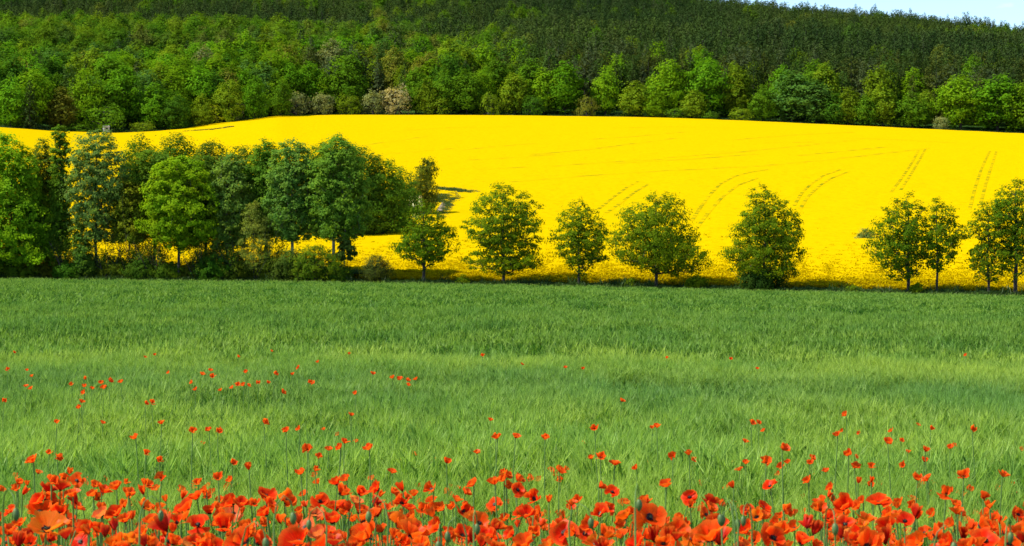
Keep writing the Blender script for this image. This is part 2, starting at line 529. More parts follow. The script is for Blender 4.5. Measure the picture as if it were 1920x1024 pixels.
def ears(n, radius, h0, h1, ear_l, ear_w, awn_l, awn_w, n_awn, rs, stem_w=.003):
    V = []; Q = []; Hh = []
    for i in range(n):
        a = rs.uniform(0, 2 * math.pi); r = radius * math.sqrt(rs.uniform())
        bx, by = r * math.cos(a), r * math.sin(a); h = rs.uniform(h0, h1)
        ld = rs.uniform(0, 2 * math.pi); ln = rs.uniform(0.02, .14)
        tip = np.array([bx + math.cos(ld) * ln, by + math.sin(ld) * ln, h])
        dr = np.array([math.cos(ld) * rs.uniform(.2, .8), math.sin(ld) * rs.uniform(.2, .8), 1.0]); dr /= np.linalg.norm(dr)
        b = len(V); wd = rs.uniform(0, math.pi); wv = np.array([math.cos(wd), math.sin(wd), 0])
        V += [np.array([bx, by, 0]) - wv * stem_w, np.array([bx, by, 0]) + wv * stem_w, tip + wv * stem_w, tip - wv * stem_w]
        Hh += [.2, .2, .8, .8]; Q.append((b, b + 1, b + 2, b + 3))
        for q in range(2):
            wv2 = np.array([math.cos(wd + q * 1.57), math.sin(wd + q * 1.57), 0])
            b = len(V)
            V += [tip, tip + dr * ear_l * .5 + wv2 * ear_w / 2, tip + dr * ear_l, tip + dr * ear_l * .5 - wv2 * ear_w / 2]
            Hh += [1.6] * 4; Q.append((b, b + 1, b + 2, b + 3))
        for q in range(n_awn):
            s = tip + dr * ear_l * rs.uniform(.1, 1)
            e = s + dr * awn_l * rs.uniform(.7, 1) + rs.normal(size=3) * awn_l * .22
            wv2 = rs.normal(size=3); wv2 /= np.linalg.norm(wv2)
            b = len(V); V += [s - wv2 * awn_w / 2, s + wv2 * awn_w / 2, e + wv2 * awn_w * .1, e - wv2 * awn_w * .1]
            Hh += [2.0] * 4; Q.append((b, b + 1, b + 2, b + 3))
    return np.array(V), np.array(Q), Hh

m, nt, out = mat_new('barley_blades')
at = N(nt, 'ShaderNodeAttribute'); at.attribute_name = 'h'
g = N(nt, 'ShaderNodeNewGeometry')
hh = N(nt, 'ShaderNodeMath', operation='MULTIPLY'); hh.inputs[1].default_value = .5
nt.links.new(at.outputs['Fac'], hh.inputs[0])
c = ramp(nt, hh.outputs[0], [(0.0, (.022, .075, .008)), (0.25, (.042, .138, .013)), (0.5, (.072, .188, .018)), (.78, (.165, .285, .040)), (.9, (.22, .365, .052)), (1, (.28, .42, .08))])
rr = ramp(nt, g.outputs['Random Per Island'], [(0, (.65, .70, .7)), (1, (1.3, 1.25, 1.1))])
c = mixrgb(nt, 1, c, rr, 'MULTIPLY')
# colour across the field: fresher far off, yellower nearer
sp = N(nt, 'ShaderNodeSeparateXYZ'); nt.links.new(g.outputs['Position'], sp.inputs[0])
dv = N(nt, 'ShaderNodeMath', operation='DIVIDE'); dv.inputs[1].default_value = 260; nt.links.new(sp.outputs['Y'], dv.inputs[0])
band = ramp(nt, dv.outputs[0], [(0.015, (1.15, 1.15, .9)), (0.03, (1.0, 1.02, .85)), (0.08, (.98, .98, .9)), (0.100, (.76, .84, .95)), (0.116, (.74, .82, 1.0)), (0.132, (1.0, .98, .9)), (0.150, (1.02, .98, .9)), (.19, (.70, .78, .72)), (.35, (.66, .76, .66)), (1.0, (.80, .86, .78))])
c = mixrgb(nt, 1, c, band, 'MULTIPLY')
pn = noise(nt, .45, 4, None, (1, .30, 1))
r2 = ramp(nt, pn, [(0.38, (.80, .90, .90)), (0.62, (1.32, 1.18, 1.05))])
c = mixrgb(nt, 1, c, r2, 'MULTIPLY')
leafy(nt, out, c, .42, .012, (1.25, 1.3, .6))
M['barley'] = m

def tuft(kind, seed):
    rs = np.random.default_rng(seed)
    parts = []
    if kind == 'near':
        parts.append(blades(30, .11, .28, .56, .009, .55, 4, .5, rs))
        parts.append(ears(6, .11, .42, .56, .055, .011, .09, .0022, 10, rs))
    elif kind == 'near_green':
        parts.append(blades(44, .11, .30, .58, .010, .5, 4, .5, rs))
    elif kind == 'mid':
        parts.append(blades(22, .2, .28, .52, .020, .5, 3, .5, rs))
        parts.append(ears(15, .2, .44, .60, .07, .02, .12, .006, 6, rs, .005))
    elif kind == 'mid_green':
        parts.append(blades(34, .2, .28, .56, .020, .5, 3, .5, rs))
    elif kind == 'far':
        parts.append(blades(26, .35, .34, .56, .040, .5, 2, .5, rs))
    elif kind == 'far_ear':
        parts.append(blades(20, .35, .34, .54, .040, .5, 2, .5, rs)); parts.append(ears(9, .35, .42, .58, .10, .035, .14, .012, 4, rs, .01))
    V = np.concatenate([p[0] for p in parts]); n = 0; Q = []
    for p in parts: Q.append(p[1] + n); n += len(p[0])
    H = sum((list(p[2]) for p in parts), [])
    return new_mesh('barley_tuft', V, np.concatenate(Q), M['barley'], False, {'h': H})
tufts = [tuft('near', s) for s in (1, 2, 3)] + [tuft('near_green', s) for s in (4, 5, 6)] + [tuft('mid', s) for s in (7, 8, 9)] + \
        [tuft('mid_green', s) for s in (10, 11, 12)] + [tuft('far', s) for s in (13, 14)] + [tuft('far_ear', s) for s in (15, 16)]


U = .265
Pp = []; Ps = []; Pi = []
def band_pts(y0, y1, spacing):
    W1 = U * y1 + 4.0
    n = int(2 * W1 * (y1 - y0) / spacing ** 2)
    Y = rng.uniform(y0, y1, n); X = rng.uniform(-W1, W1, n)
    k = np.abs(X) < U * Y + 4.0
    return X[k], Y[k]
for (y0, y1, spc, kind) in ((3.0, 11, .085, 'n'), (11, 38, .19, 'm'), (38, 90, .34, 'f'), (90, 275, .60, 'f')):
    X, Y = band_pts(y0, y1, spc)
    px = px_of(X, Y); keep = Y < Yb(px) + .4
    X, Y, px = X[keep], Y[keep], px[keep]
    n = len(X)
    z = gz(px, Y); z = np.where(Y > Yb(px), gz(px, Yb(px) - .3), z)
    if kind == 'f':
        idx = np.where(rng.random(n) < np.interp(Y, [38, 60, 120, 270], [.75, .45, .25, .1]) * (.6 + .8 * vnoise(X * .35, Y * .12, 31)), 14 + rng.integers(0, 2, n), 12 + rng.integers(0, 2, n))
        s = np.ones(n) * (1.0 if y1 < 100 else 1.0); wsc = 1.0 if y1 < 100 else 1.6
    else:
        v = vnoise(X * 1.3 + 50, Y * .42 + 50, 3) * .32 + vnoise(X * 3.4, Y * 1.3, 5) * .33 + rng.random(n) * .35
        th = np.interp(Y, [7.5, 9, 14, 22, 25, 31, 34], [.62, .46, .46, .46, .54, .54, .34])
        eared = v > th
        base = 0 if kind == 'n' else 6
        idx = np.where(eared, base + rng.integers(0, 3, n), base + 3 + rng.integers(0, 3, n))
        s = np.where(eared, 1.05, .92); wsc = 1.0
    s = s * rng.uniform(.88, 1.06, n) * np.interp(Y, [5, 8, 12, 38, 60], [.70, .84, .88, .92, 1.0])
    s = s * (0.93 + .14 * vnoise(X * .5, Y * .2, 9))
    Pp.append(np.stack([X, Y, z], 1)); Ps.append(np.stack([wsc * np.ones(n), wsc * np.ones(n), s], 1)); Pi.append(idx)
Pp = np.concatenate(Pp); Ps = np.concatenate(Ps); Pi = np.concatenate(Pi)
rot = np.zeros_like(Pp); rot[:, 2] = rng.uniform(0, 6.28, len(Pp)); rot[:, 0] = rng.normal(0, .06, len(Pp)); rot[:, 1] = rng.normal(.05, .06, len(Pp))
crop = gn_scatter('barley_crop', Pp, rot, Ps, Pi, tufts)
print('barley tufts', len(Pp))

# rape clumps along the near side of the rape, thinning into the sheet
def rape_clump(seed):
    rs = np.random.default_rng(seed)
    V, Q, H = blades(9, .3, .8, 1.15, .03, .15, 2, .2, rs)
    V = list(V); Q = list(Q); H = [h * .5 for h in H]
    for i in range(46):
        a = rs.uniform(0, 6.28); r = .42 * math.sqrt(rs.uniform()); z = rs.uniform(.72, 1.25) - r * .3
        c = np.array([r * math.cos(a), r * math.sin(a), z])
        n = rs.normal(size=3) * .6 + np.array([0, -.3, 1.0]); n /= np.linalg.norm(n)
        t = np.cross(n, rs.normal(size=3)); t /= np.linalg.norm(t); b = np.cross(n, t); s = rs.uniform(.06, .115)
        k = len(V); V += [c - t * s, c - b * s, c + t * s, c + b * s]; Q.append((k, k + 1, k + 2, k + 3))
        H += [z / 1.25] * 4
    return new_mesh('rape_clump', np.array(V), np.array(Q), M['rapeclump'], False, {'h': H})
rcl = [rape_clump(s) for s in range(4)]
n = 32000
pxr = rng.uniform(-250, 2170, n); dd = rng.exponential(11, n)
Y = Yb(pxr) + YE0 - .5 + dd
k = (dd < 240) & (rng.random(n) < 1)
pxr, Y, dd = pxr[k], Y[k], dd[k]; X = P_of(pxr, Y); n = len(X)
rz = rng.uniform(0, 6.28, n)
s = rng.uniform(.9, 1.12, n) * np.interp(dd, [0, 3.2], [.62, 1.0])
rapecl = gn_scatter('rapeseed_flower_heads', np.stack([X, Y, gz(pxr, Y) - np.interp(dd, [0, 3, 4], [.02, .02, .10])], 1), np.stack([0 * rz, 0 * rz, rz], 1), np.stack([s, s, s], 1), rng.integers(0, 4, n), rcl)

# verge: rough grass bank between the two crops
m, nt, out = mat_new('verge_grass')
at = N(nt, 'ShaderNodeAttribute'); at.attribute_name = 'h'
g = N(nt, 'ShaderNodeNewGeometry')
c = ramp(nt, at.outputs['Fac'], [(0.0, (.015, .03, .006)), (0.6, (.04, .085, .012)), (1, (.07, .12, .018))])
rr = ramp(nt, g.outputs['Random Per Island'], [(0, (.6, .7, .7)), (1, (1.3, 1.2, 1.1))])
c = mixrgb(nt, 1, c, rr, 'MULTIPLY')
leafy(nt, out, c, .35, .02)
M['verge'] = m
def vtuft(seed, hh, n=30, w=.05):
    rs = np.random.default_rng(seed)
    V, Q, H = blades(n, .4, hh * .5, hh, w, .8, 3, .6, rs)
    return new_mesh('verge_tuft', V, Q, M['verge'], False, {'h': H})
vt = [vtuft(1, .28), vtuft(2, .36), vtuft(3, .46), vtuft(4, .9, 14, .06)]
n = 9000
pxv = rng.uniform(-300, 2220, n); Y = Yb(pxv) + rng.uniform(.9, YE0 - .3, n)
X = P_of(pxv, Y)
idx = rng.choice(4, n, p=[.45, .33, .18, .04])
sc = (.6 + 1.1 * vnoise(pxv * .08 + 20, Y * .3, 41)) * np.where(pxv < 660, 1.15, 1.0) * rng.uniform(.6, 1.1, n)
verge = gn_scatter('verge_grass', np.stack([X, Y, gz(pxv, Y)], 1), np.stack([0 * X, 0 * X, rng.uniform(0, 6.28, n)], 1), np.stack([sc, sc, sc], 1), idx, vt)
# ------------------------------------------------------------------ trees
def clump_tree(profile, nclump, clump_r, leaves_per, leaf, seed, trunk_r=.18, flat=.6, shell=.45, lean=0.0, stems=1,
               mind=None, gapnoise=0.0, depth=.85, trunk_top=.85, thin=.012, weep=0.0, leafjit=.35, limbs_min=0.0):
    """profile: list of (z, left, right) crown half widths in metres. Returns (crown_mesh_data, trunk MB)"""
    rs = np.random.default_rng(seed)
    pr = np.array(profile, float)
    z0, z1 = pr[0, 0], pr[-1, 0]
    if z1 > 6:
        pr[:, 1:] = np.maximum(pr[:, 1:] - .28 * clump_r, .25); pr[:, 0] = z0 + .45 * clump_r + (pr[:, 0] - z0) * (z1 - z0 - .75 * clump_r) / (z1 - z0); z0, z1 = pr[0, 0], pr[-1, 0]
    H = z1
    mind = mind or clump_r * 1.05
    C = []
    tries = 0
    lobes = rs.uniform(0, 6.28, 4)
    while len(C) < nclump and tries < nclump * 60:
        tries += 1
        z = rs.uniform(z0, z1)
        l = np.interp(z, pr[:, 0], pr[:, 1]); r = np.interp(z, pr[:, 0], pr[:, 2])
        hw = (l + r) / 2; cx = (r - l) / 2
        if rs.random() > (hw / max(pr[:, 1:].max(), .01)) ** .85 + .05: continue
        a = rs.uniform(0, 2 * math.pi); q = rs.uniform(0, 1) ** shell
        wob = .97 + .14 * math.sin(3 * a + lobes[0] + z * 1.3) + .11 * math.sin(5 * a + lobes[1] - z * 2.1) + .08 * math.sin(z * 2.9 + lobes[2])
        q *= min(wob, 1.15)
        p = np.array([cx + hw * q * math.cos(a), hw * depth * q * math.sin(a), z])
        if C:
            d = np.linalg.norm((np.array(C) - p) * np.array([1, 1, 1.15]), axis=1).min()
            if d < mind: continue
        C.append(p)
    C = np.array(C)
    # skeleton: greedy shortest-path tree from the trunk
    nodes = []; par = []; plen = []
    tb = MB()
    for sidx in range(stems):
        off = rs.normal(0, .03 * (stems > 1), 2)
        spread = rs.normal(0, .28 * (stems > 1), 2)
        nt_ = 7
        prev = -1
        for i in range(nt_):
            t = i / (nt_ - 1); zz = t * H * trunk_top
            w = rs.normal(0, .07, 2) * (i > 0)
            nodes.append(np.array([off[0] + spread[0] * zz + w[0] * H * .08 + lean * zz, off[1] + spread[1] * zz + w[1] * H * .08, zz - .25 * (i == 0)]))
            par.append(prev); plen.append(zz * .35); prev = len(nodes) - 1
    nbase = len(nodes)
    order = np.argsort([c[2] * .35 + math.hypot(c[0], c[1]) for c in C])
    for k in order:
        c = C[k]
        A = np.array(nodes); d = np.linalg.norm(A - c, axis=1)
        pen = np.maximum(0, A[:, 2] - (c[2] - .05 * H)) * 1.5       # grow upward and outward
        low = (A[:, 2] < max(limbs_min, z0 * .7)) * 3.0
        cost = d + .35 * np.array(plen) + pen + low
        j = int(np.argmin(cost))
        nodes.append(c); par.append(j); plen.append(plen[j] + d[j])
    n = len(nodes); wgt = np.zeros(n)
    child = np.ones(n)
    for i in range(n - 1, -1, -1):
        wgt[i] = max(wgt[i], 0) + 1
        if par[i] >= 0: wgt[par[i]] += wgt[i]
    rad = thin * np.sqrt(wgt)
    rad = np.maximum(rad * (trunk_r / max(rad[:nbase].max(), 1e-6)), thin)
    for i in range(n):
        j = par[i]
        if j < 0: continue
        a, b = nodes[j], nodes[i]
        L_ = np.linalg.norm(b - a)
        if i < nbase:
            tb.tube([a, b], [rad[j], rad[i]], 7); continue
        mid = (a + b) / 2 + rs.normal(0, .07 * L_, 3) + np.array([0, 0, .08 * L_])
        r0 = min(rad[j] * .8, rad[i] * 1.5)
        tb.tube([a, mid, b], [r0, (r0 + rad[i]) / 2, rad[i] * .7], 4)
    # leaves
    allc = []; alln = []
    for c in C:
        m_ = max(6, int(leaves_per * rs.uniform(.6, 1.3)))
        R_ = clump_r * rs.uniform(.7, 1.25)
        # sub-sprigs give an uneven clump
        sub = rs.normal(0, 1, (5, 3)); sub /= np.linalg.norm(sub, axis=1)[:, None]; sub *= rs.uniform(.3, 1.0, (5, 1))
        s_ = sub[rs.integers(0, 5, m_)] + rs.normal(0, leafjit, (m_, 3))
        s_[:, 2] *= flat
        if weep: s_[:, 2] -= weep * np.abs(rs.normal(0, 1, m_))
        allc.append(c + s_ * R_)
        nn_ = s_ * .8 + np.array([0, 0, .5]) + (c - np.array([0, 0, (z0 + z1) / 2])) * (.9 / max(1.0, H * .3)) + rs.normal(0, .38, (m_, 3))
        alln.append(nn_)
    P = np.concatenate(allc); Nn = np.concatenate(alln); Nn /= np.linalg.norm(Nn, axis=1)[:, None] + 1e-9
    m_ = len(P)
    T = np.cross(Nn, rs.normal(size=(m_, 3))); T /= np.linalg.norm(T, axis=1)[:, None] + 1e-9
    B = np.cross(Nn, T); s = leaf * rs.uniform(.6, 1.25, (m_, 1))
    asp = rs.uniform(.45, .8, (m_, 1))
    fold = Nn * s * .25
    V = np.stack([P - T * s + fold * 0, P - B * s * asp + fold, P + T * s, P + B * s * asp + fold], 1).reshape(-1, 3)
    Q = np.arange(m_ * 4).reshape(-1, 4)
    return V, Q, tb

def crown_mesh(V, Q, mat, name='crown'):
    return new_mesh(name, V, Q, mat, False)

def place_tree(name, label, cat, group, px, yoff, data, col, bark='bark', leaf='leaf', base=None, scale=1.0, rz=0.0):
    """px: photo column of trunk foot; yoff metres behind the crop edge"""
    V, Q, tb = data
    Y = float(Yb(px)) + yoff if base is None else base[1]
    X = float(P_of(px, Y)) if base is None else base[0]
    Z = gxy(X, Y) if base is None else base[2]
    root = bpy.data.objects.new(name, None); scene.collection.objects.link(root)
    root.empty_display_size = .5
    root.location = (X, Y, Z); root.rotation_euler = (0, 0, rz); root.scale = (scale,) * 3
    tag(root, label, cat, group)
    link('crown', crown_mesh(V, Q, M[leaf]), root, col=(col[0] * 1.22, col[1] * 1.22, col[2] * 1.1, 1))
    link('trunk', tb.mesh('trunk', M[bark], True), root)
    return root

def pxprofile(px0, base_y, Y, rows):
    """rows: (photo_y, photo_left, photo_right) -> (z, left, right) in metres about the trunk"""
    k = Y / F
    out_ = [((base_y - y) * k, (px0 - l) * k, (r - px0) * k) for y, l, r in rows]
    return sorted(out_)

ROWG = 'trees standing in a row along the field edge'
def row_tree(px, rows, label, col, seed, by=None, **kw):
    Y = float(Yb(px)) + 2.6
    by = by or float(YH - F * ground_rel(px, Y) / Y)
    pr = pxprofile(px, by, Y, rows)
    a = dict(nclump=240, clump_r=.62, leaves_per=70, leaf=.13, trunk_r=.17, flat=.66)
    a.update(kw)
    a['mind'] = a['clump_r'] * 1.42; a.setdefault('thin', .018)
    d = clump_tree(pr, seed=seed, **a)
    return place_tree('field_tree', label, 'tree', ROWG, px, 2.6, d, col)

G_OL = (.125, .182, .008); G_MID = (.090, .158, .008); G_BR = (.13, .19, .010)
row_tree(794, [(508, 785, 802), (498, 766, 822), (482, 745, 848), (460, 733, 857), (440, 752, 852), (418, 762, 838), (398, 770, 826), (380, 780, 812), (373, 790, 800)],
         'rounded broadleaf tree with low branches, just right of the small olive bush', G_MID, 11, nclump=270)
row_tree(943, [(518, 925, 958), (508, 890, 1005), (495, 878, 1025), (478, 876, 1020), (465, 900, 1010), (445, 868, 1022), (425, 868, 1022), (405, 884, 1015), (385, 880, 1008), (365, 895, 998), (350, 915, 975), (342, 930, 955)],
         'tall broad tree with flat spreading lower boughs, second tree right of the olive bush', G_OL, 12, nclump=270, clump_r=.66, flat=.5)
row_tree(1085, [(522, 1075, 1095), (505, 1062, 1112), (490, 1055, 1135), (470, 1036, 1142), (450, 1034, 1146), (430, 1040, 1140), (410, 1045, 1130), (392, 1058, 1115), (378, 1068, 1100), (368, 1080, 1090)],
         'small slim tree with thin pale crown between two broad spreading trees', G_OL, 13, nclump=190, clump_r=.55, leaves_per=50, trunk_r=.12)
row_tree(1230, [(518, 1262, 1318), (508, 1205, 1325), (498, 1170, 1330), (480, 1148, 1330), (460, 1145, 1318), (440, 1145, 1305), (420, 1150, 1296), (400, 1165, 1290), (380, 1188, 1288), (366, 1215, 1272), (357, 1232, 1258)],
         'widest tree of the row, forked low, its right branches drooping to the ground', G_OL, 14, nclump=300, clump_r=.68, shell=.40, weep=.15, flat=.7)
row_tree(1433, [(532, 1385, 1478), (515, 1372, 1490), (498, 1362, 1496), (482, 1356, 1500), (465, 1372, 1506), (448, 1378, 1515), (428, 1374, 1508), (408, 1376, 1496), (388, 1398, 1484), (368, 1402, 1462), (352, 1408, 1448), (343, 1425, 1440)],
         'lone tree with ragged leaning crown and dark bushy base, wide gaps either side', G_OL, 15, nclump=290, clump_r=.6)
row_tree(1703, [(524, 1665, 1722), (505, 1648, 1735), (488, 1628, 1748), (465, 1628, 1755), (440, 1630, 1752), (420, 1638, 1745), (400, 1650, 1740), (382, 1665, 1730), (368, 1682, 1718), (359, 1694, 1708)],
         'dense dark round tree, left one of the touching pair, with pale bush behind', (.080, .142, .007), 16, nclump=270, clump_r=.66)
row_tree(1756, [(510, 1745, 1768), (498, 1732, 1785), (478, 1738, 1798), (455, 1735, 1810), (432, 1735, 1812), (412, 1738, 1800), (392, 1738, 1788), (375, 1745, 1776), (362, 1752, 1764)],
         'slender tree with fresh green crown and bare lower trunk, right of the dark round tree', (.105, .170, .008), 17, nclump=170, clump_r=.6, trunk_r=.12)
row_tree(1853, [(535, 1845, 1868), (520, 1830, 1885), (500, 1815, 1895), (480, 1812, 1900), (455, 1825, 1895), (430, 1812, 1890), (410, 1815, 1888), (392, 1828, 1880), (378, 1840, 1872)],
         'smaller open tree with scraggly crown, overlapped by the tallest tree at right', (.10, .158, .008), 18, nclump=180, clump_r=.55, leaves_per=48, trunk_r=.13)
row_tree(1904, [(530, 1895, 1912), (505, 1880, 1935), (480, 1872, 1955), (455, 1870, 1965), (425, 1866, 1968), (400, 1852, 1965), (380, 1850, 1960), (360, 1866, 1950), (345, 1878, 1935), (331, 1895, 1918)],
         'tallest tree of the row, cut by the right side of the photo', (.095, .160, .008), 19, nclump=320, clump_r=.62, trunk_r=.20)

# ---- shrubs
def shrub(px, yoff, w, h, label, col, seed, name='field_shrub', group='shrubs along the field edge', base=None, leaf_s=.11, dens=1.0, scale_c=.42, twiggy=0, bark='bark', leafm='leaf'):
    pr = [(.05, w * .36, w * .36), (h * .35, w * .5, w * .5), (h * .7, w * .42, w * .42), (h, w * .12, w * .12)]
    nc = int(max(14, 14 * w * w * .8 * h * dens / (scale_c * 2) ** 2 * .45))
    d = clump_tree(pr, nclump=min(nc, 160), clump_r=scale_c, leaves_per=46, leaf=leaf_s, seed=seed, trunk_r=.05, stems=4 + twiggy, flat=.8, trunk_top=.7, thin=.008, shell=.5)
    if twiggy:
        rs = np.random.default_rng(seed)
        for i in range(twiggy * 6):
            a = rs.uniform(0, 6.28); e = rs.uniform(.3, .6) * w
            d[2].tube([[0, 0, 0], [math.cos(a) * e * .5, math.sin(a) * e * .5, h * .6], [math.cos(a) * e, math.sin(a) * e, h * rs.uniform(.9, 1.15)]], [.02, .012, .005], 3)
    return place_tree(name, label, 'shrub', group, px, yoff, d, col, bark, leafm, base)

shrub(706, 2.2, 3.5, 3.0, 'round olive bush standing alone on the verge left of the row trees', (.085, .105, .022), 31, twiggy=4, scale_c=.35, leaf_s=.075)
shrub(1428, 1.6, 5.2, 2.2, 'dense dark green bush round the foot of the lone ragged tree', (.035, .075, .012), 32)
shrub(1620, 150, 2.5, 2.3, 'small pale whitish bush in the yellow field behind the dark round tree', (.17, .21, .06), 33, twiggy=2,
      base=(lambda p: (p[0], p[1], p[2] - RH - .1))(rape_hit(1624, 446)))
shrub(590, 1.4, 7.2, 4.1, 'broad bright green bush at the right foot of the grove', (.11, .175, .012), 34, twiggy=3)
shrub(545, 1.8, 5.0, 3.6, 'mid green bush with reddish stems left of the broad bright bush', (.085, .13, .02), 341)
for i, (px, w, h, lab) in enumerate([(1600, 1.4, .7, 'low weed clump on the verge in the wide gap before the pair of trees'),
                                   (868, 1.2, .8, 'tiny low sapling on the verge between the first two row trees'),
                                   (1306, 2.2, 1.3, 'leafy sucker growth under the drooping right side of the widest tree'),
                                   (1182, 1.3, .9, 'leafy sucker growth under the left side of the widest tree'),
                                   (1718, 1.5, 1.0, 'small leafy shoot at the foot of the dark round tree')]):
    shrub(px, 2.0, w, h, lab, G_OL, 350 + i, 'low_shrub', 'small shoots on the verge', dens=.7, scale_c=.3)

# ---- the grove on the left
GRG = 'trees of the grove at the left'
def grove(px, yoff, rows, label, col, seed, bark='bark', **kw):
    Y = float(Yb(px)) + yoff
    by = float(YH - F * ground_rel(px, Y) / Y)
    pr = pxprofile(px, by, Y, rows)
    a = dict(nclump=260, clump_r=.75, leaves_per=100, leaf=.165, trunk_r=.17, flat=.65)
    a.update(kw)
    col = tuple(c * 1.32 for c in col)
    d = clump_tree(pr, seed=seed, **a)
    return place_tree('grove_tree', label, 'tree', GRG, px, yoff, d, col, bark)
YG = (.125, .225, .010); DK = (.068, .140, .014); BL = (.090, .150, .040); OLV = (.125, .150, .012)
grove(22, 2.2, [(500, -60, 100), (470, -60, 108), (430, -60, 100), (390, -60, 92), (350, -55, 82), (310, -45, 72), (280, -30, 50), (262, -12, 34), (248, 2, 18)],
      'big bright green tree with fine light leaves, cut by the left side', YG, 41, nclump=420, limbs_min=1)
grove(-50, 5.0, [(500, -120, 0), (430, -130, 10), (350, -120, 10), (270, -90, -20), (240, -60, -45)], 'leafy tree outside the left edge beside the big bright tree', YG, 42, nclump=200)
grove(75, 6.5, [(480, 40, 115), (420, 35, 120), (360, 38, 118), (310, 50, 110), (280, 60, 95), (262, 70, 84)], 'dark brownish green tree between bright left tree and ivy column', (.075, .110, .014), 43, nclump=220)
grove(112, 3.2, [(470, 95, 134), (430, 90, 136), (400, 96, 130), (360, 92, 133), (320, 99, 126), (290, 96, 130), (265, 98, 128), (245, 99, 125), (234, 106, 118)],
      'narrow dark column of a tree wrapped in ivy, its top against yellow', (.065, .125, .012), 44, nclump=150, clump_r=.5, leaves_per=70, depth=1)
grove(180, 3.0, [(455, 140, 225), (420, 128, 235), (380, 124, 240), (340, 124, 242), (300, 130, 236), (275, 135, 228), (255, 150, 215), (243, 165, 205)],
      'tall loose bluish green poplar with yellow showing through its top', BL, 45, nclump=330, clump_r=.62, leaves_per=66, leaf=.16, mind=.95)
grove(150, 1.8, [(515, 138, 170), (490, 140, 178), (465, 135, 172), (440, 140, 160), (420, 145, 155)], 'thin green sapling leaning at the foot of the bluish poplar', (.07, .13, .02), 46, nclump=50, clump_r=.45, trunk_r=.06, lean=.05)
grove(242, 2.8, [(458, 215, 275), (430, 212, 280), (400, 214, 278), (370, 218, 272), (350, 224, 262), (338, 232, 252)],
      'short olive yellow tree with many thin bare stems at its base', OLV, 47, nclump=150, clump_r=.55, stems=5, trunk_r=.07)
grove(335, 2.2, [(470, 318, 352), (455, 285, 400), (430, 268, 415), (400, 264, 420), (370, 266, 418), (345, 272, 408), (322, 285, 395), (302, 300, 375), (290, 325, 350)],
      'bright yellow green maple with rounded crown in the middle of the grove', (.140, .225, .008), 48, nclump=330, clump_r=.66, trunk_r=.16)
grove(425, 4.0, [(470, 400, 455), (430, 390, 470), (380, 388, 475), (330, 392, 468), (300, 405, 455), (285, 418, 440)],
      'grey green birch with pale trunk right behind the bright maple', (.115, .185, .035), 49, 'birch', nclump=210, clump_r=.6, leaves_per=90)
grove(478, 2.2, [(508, 452, 500), (480, 446, 512), (450, 444, 514), (415, 448, 506), (390, 456, 492), (374, 464, 480)],
      'soft pale olive willow bush reaching down to the ground beside birches', (.14, .175, .035), 50, nclump=170, clump_r=.45, leaves_per=60, leaf=.08, stems=4, trunk_r=.06)
grove(548, 3.6, [(455, 515, 585), (420, 500, 598), (370, 495, 602), (320, 498, 598), (290, 510, 585), (272, 525, 570), (262, 538, 555)],
      'tall birch with bluish green leaves and white forked stem', (.090, .170, .032), 51, 'birch', nclump=260, clump_r=.62, leaves_per=90)
grove(500, 6.8, [(450, 465, 540), (400, 455, 545), (340, 455, 545), (300, 465, 535), (275, 480, 525), (265, 492, 512)],
      'dark green tree behind and between the two birches', DK, 52, nclump=220)
grove(625, 3.0, [(450, 590, 668), (430, 580, 690), (400, 575, 696), (350, 576, 694), (310, 585, 685), (280, 598, 672), (264, 610, 660), (256, 625, 648)],
      'tall tree at the right end of the near grove, pale trunk below', (.095, .175, .022), 53, 'birch', nclump=320, clump_r=.66, leaves_per=90)
grove(645, 2.4, [(488, 625, 668), (470, 618, 672), (455, 622, 664), (444, 635, 650)], 'tiny scraggly tree with leafless twigs under the end tree', (.055, .09, .018), 54, nclump=26, clump_r=.35, trunk_r=.05)
grove(290, 6.0, [(450, 260, 320), (400, 245, 335), (350, 240, 340), (310, 250, 330), (285, 262, 318)], 'mid green tree peeping between bluish poplar and bright maple', (.07, .13, .014), 55, nclump=200)
grove(385, 6.2, [(450, 355, 415), (400, 345, 425), (350, 345, 425), (310, 355, 415), (290, 368, 402)], 'shaded dark tree behind the right side of the bright maple', (.06, .11, .013), 56, nclump=190)
# further trees standing in the yellow field behind
def back(px, by_px, rows, label, col, seed, **kw):
    p = rape_hit(px, by_px)
    X, Y, Z = p[0], p[1], p[2] - RH
    by = float(YH - F * (Z - HC) / Y)
    pr = pxprofile(px, by, Y, rows)
    a = dict(nclump=300, clump_r=.85, leaves_per=70, leaf=.16, trunk_r=.2, flat=.75)
    a.update(kw)
    bark = a.pop('bark', 'bark')
    d = clump_tree(pr, seed=seed, **a)
    return place_tree('grove_tree', label, 'tree', GRG, px, 0, d, col, bark, base=(X, Y, Z))
back(262, 437, [(438, 225, 300), (380, 220, 305), (320, 222, 302), (280, 232, 292), (262, 242, 280), (250, 255, 268)], 'dark dense tree of the back rank above the olive yellow tree', DK, 61)
back(330, 437, [(438, 290, 372), (380, 285, 378), (320, 288, 376), (280, 296, 366), (258, 308, 356), (249, 322, 345)], 'dark dense back tree rising just above the bright maple', DK, 62)
back(395, 437, [(438, 355, 435), (380, 350, 442), (320, 352, 440), (285, 362, 430), (268, 375, 418), (262, 388, 405)], 'dark back tree between the maple and the first birch', (.06, .11, .014), 63)
back(455, 438, [(438, 420, 495), (380, 415, 500), (320, 418, 496), (288, 428, 486), (272, 440, 472)], 'dark back tree above the soft willow bush', (.065, .12, .014), 64)
back(610, 437, [(438, 565, 650), (380, 560, 655), (320, 562, 652), (285, 575, 640), (266, 590, 628)], 'dense back tree hidden behind the right end birch', DK, 65)
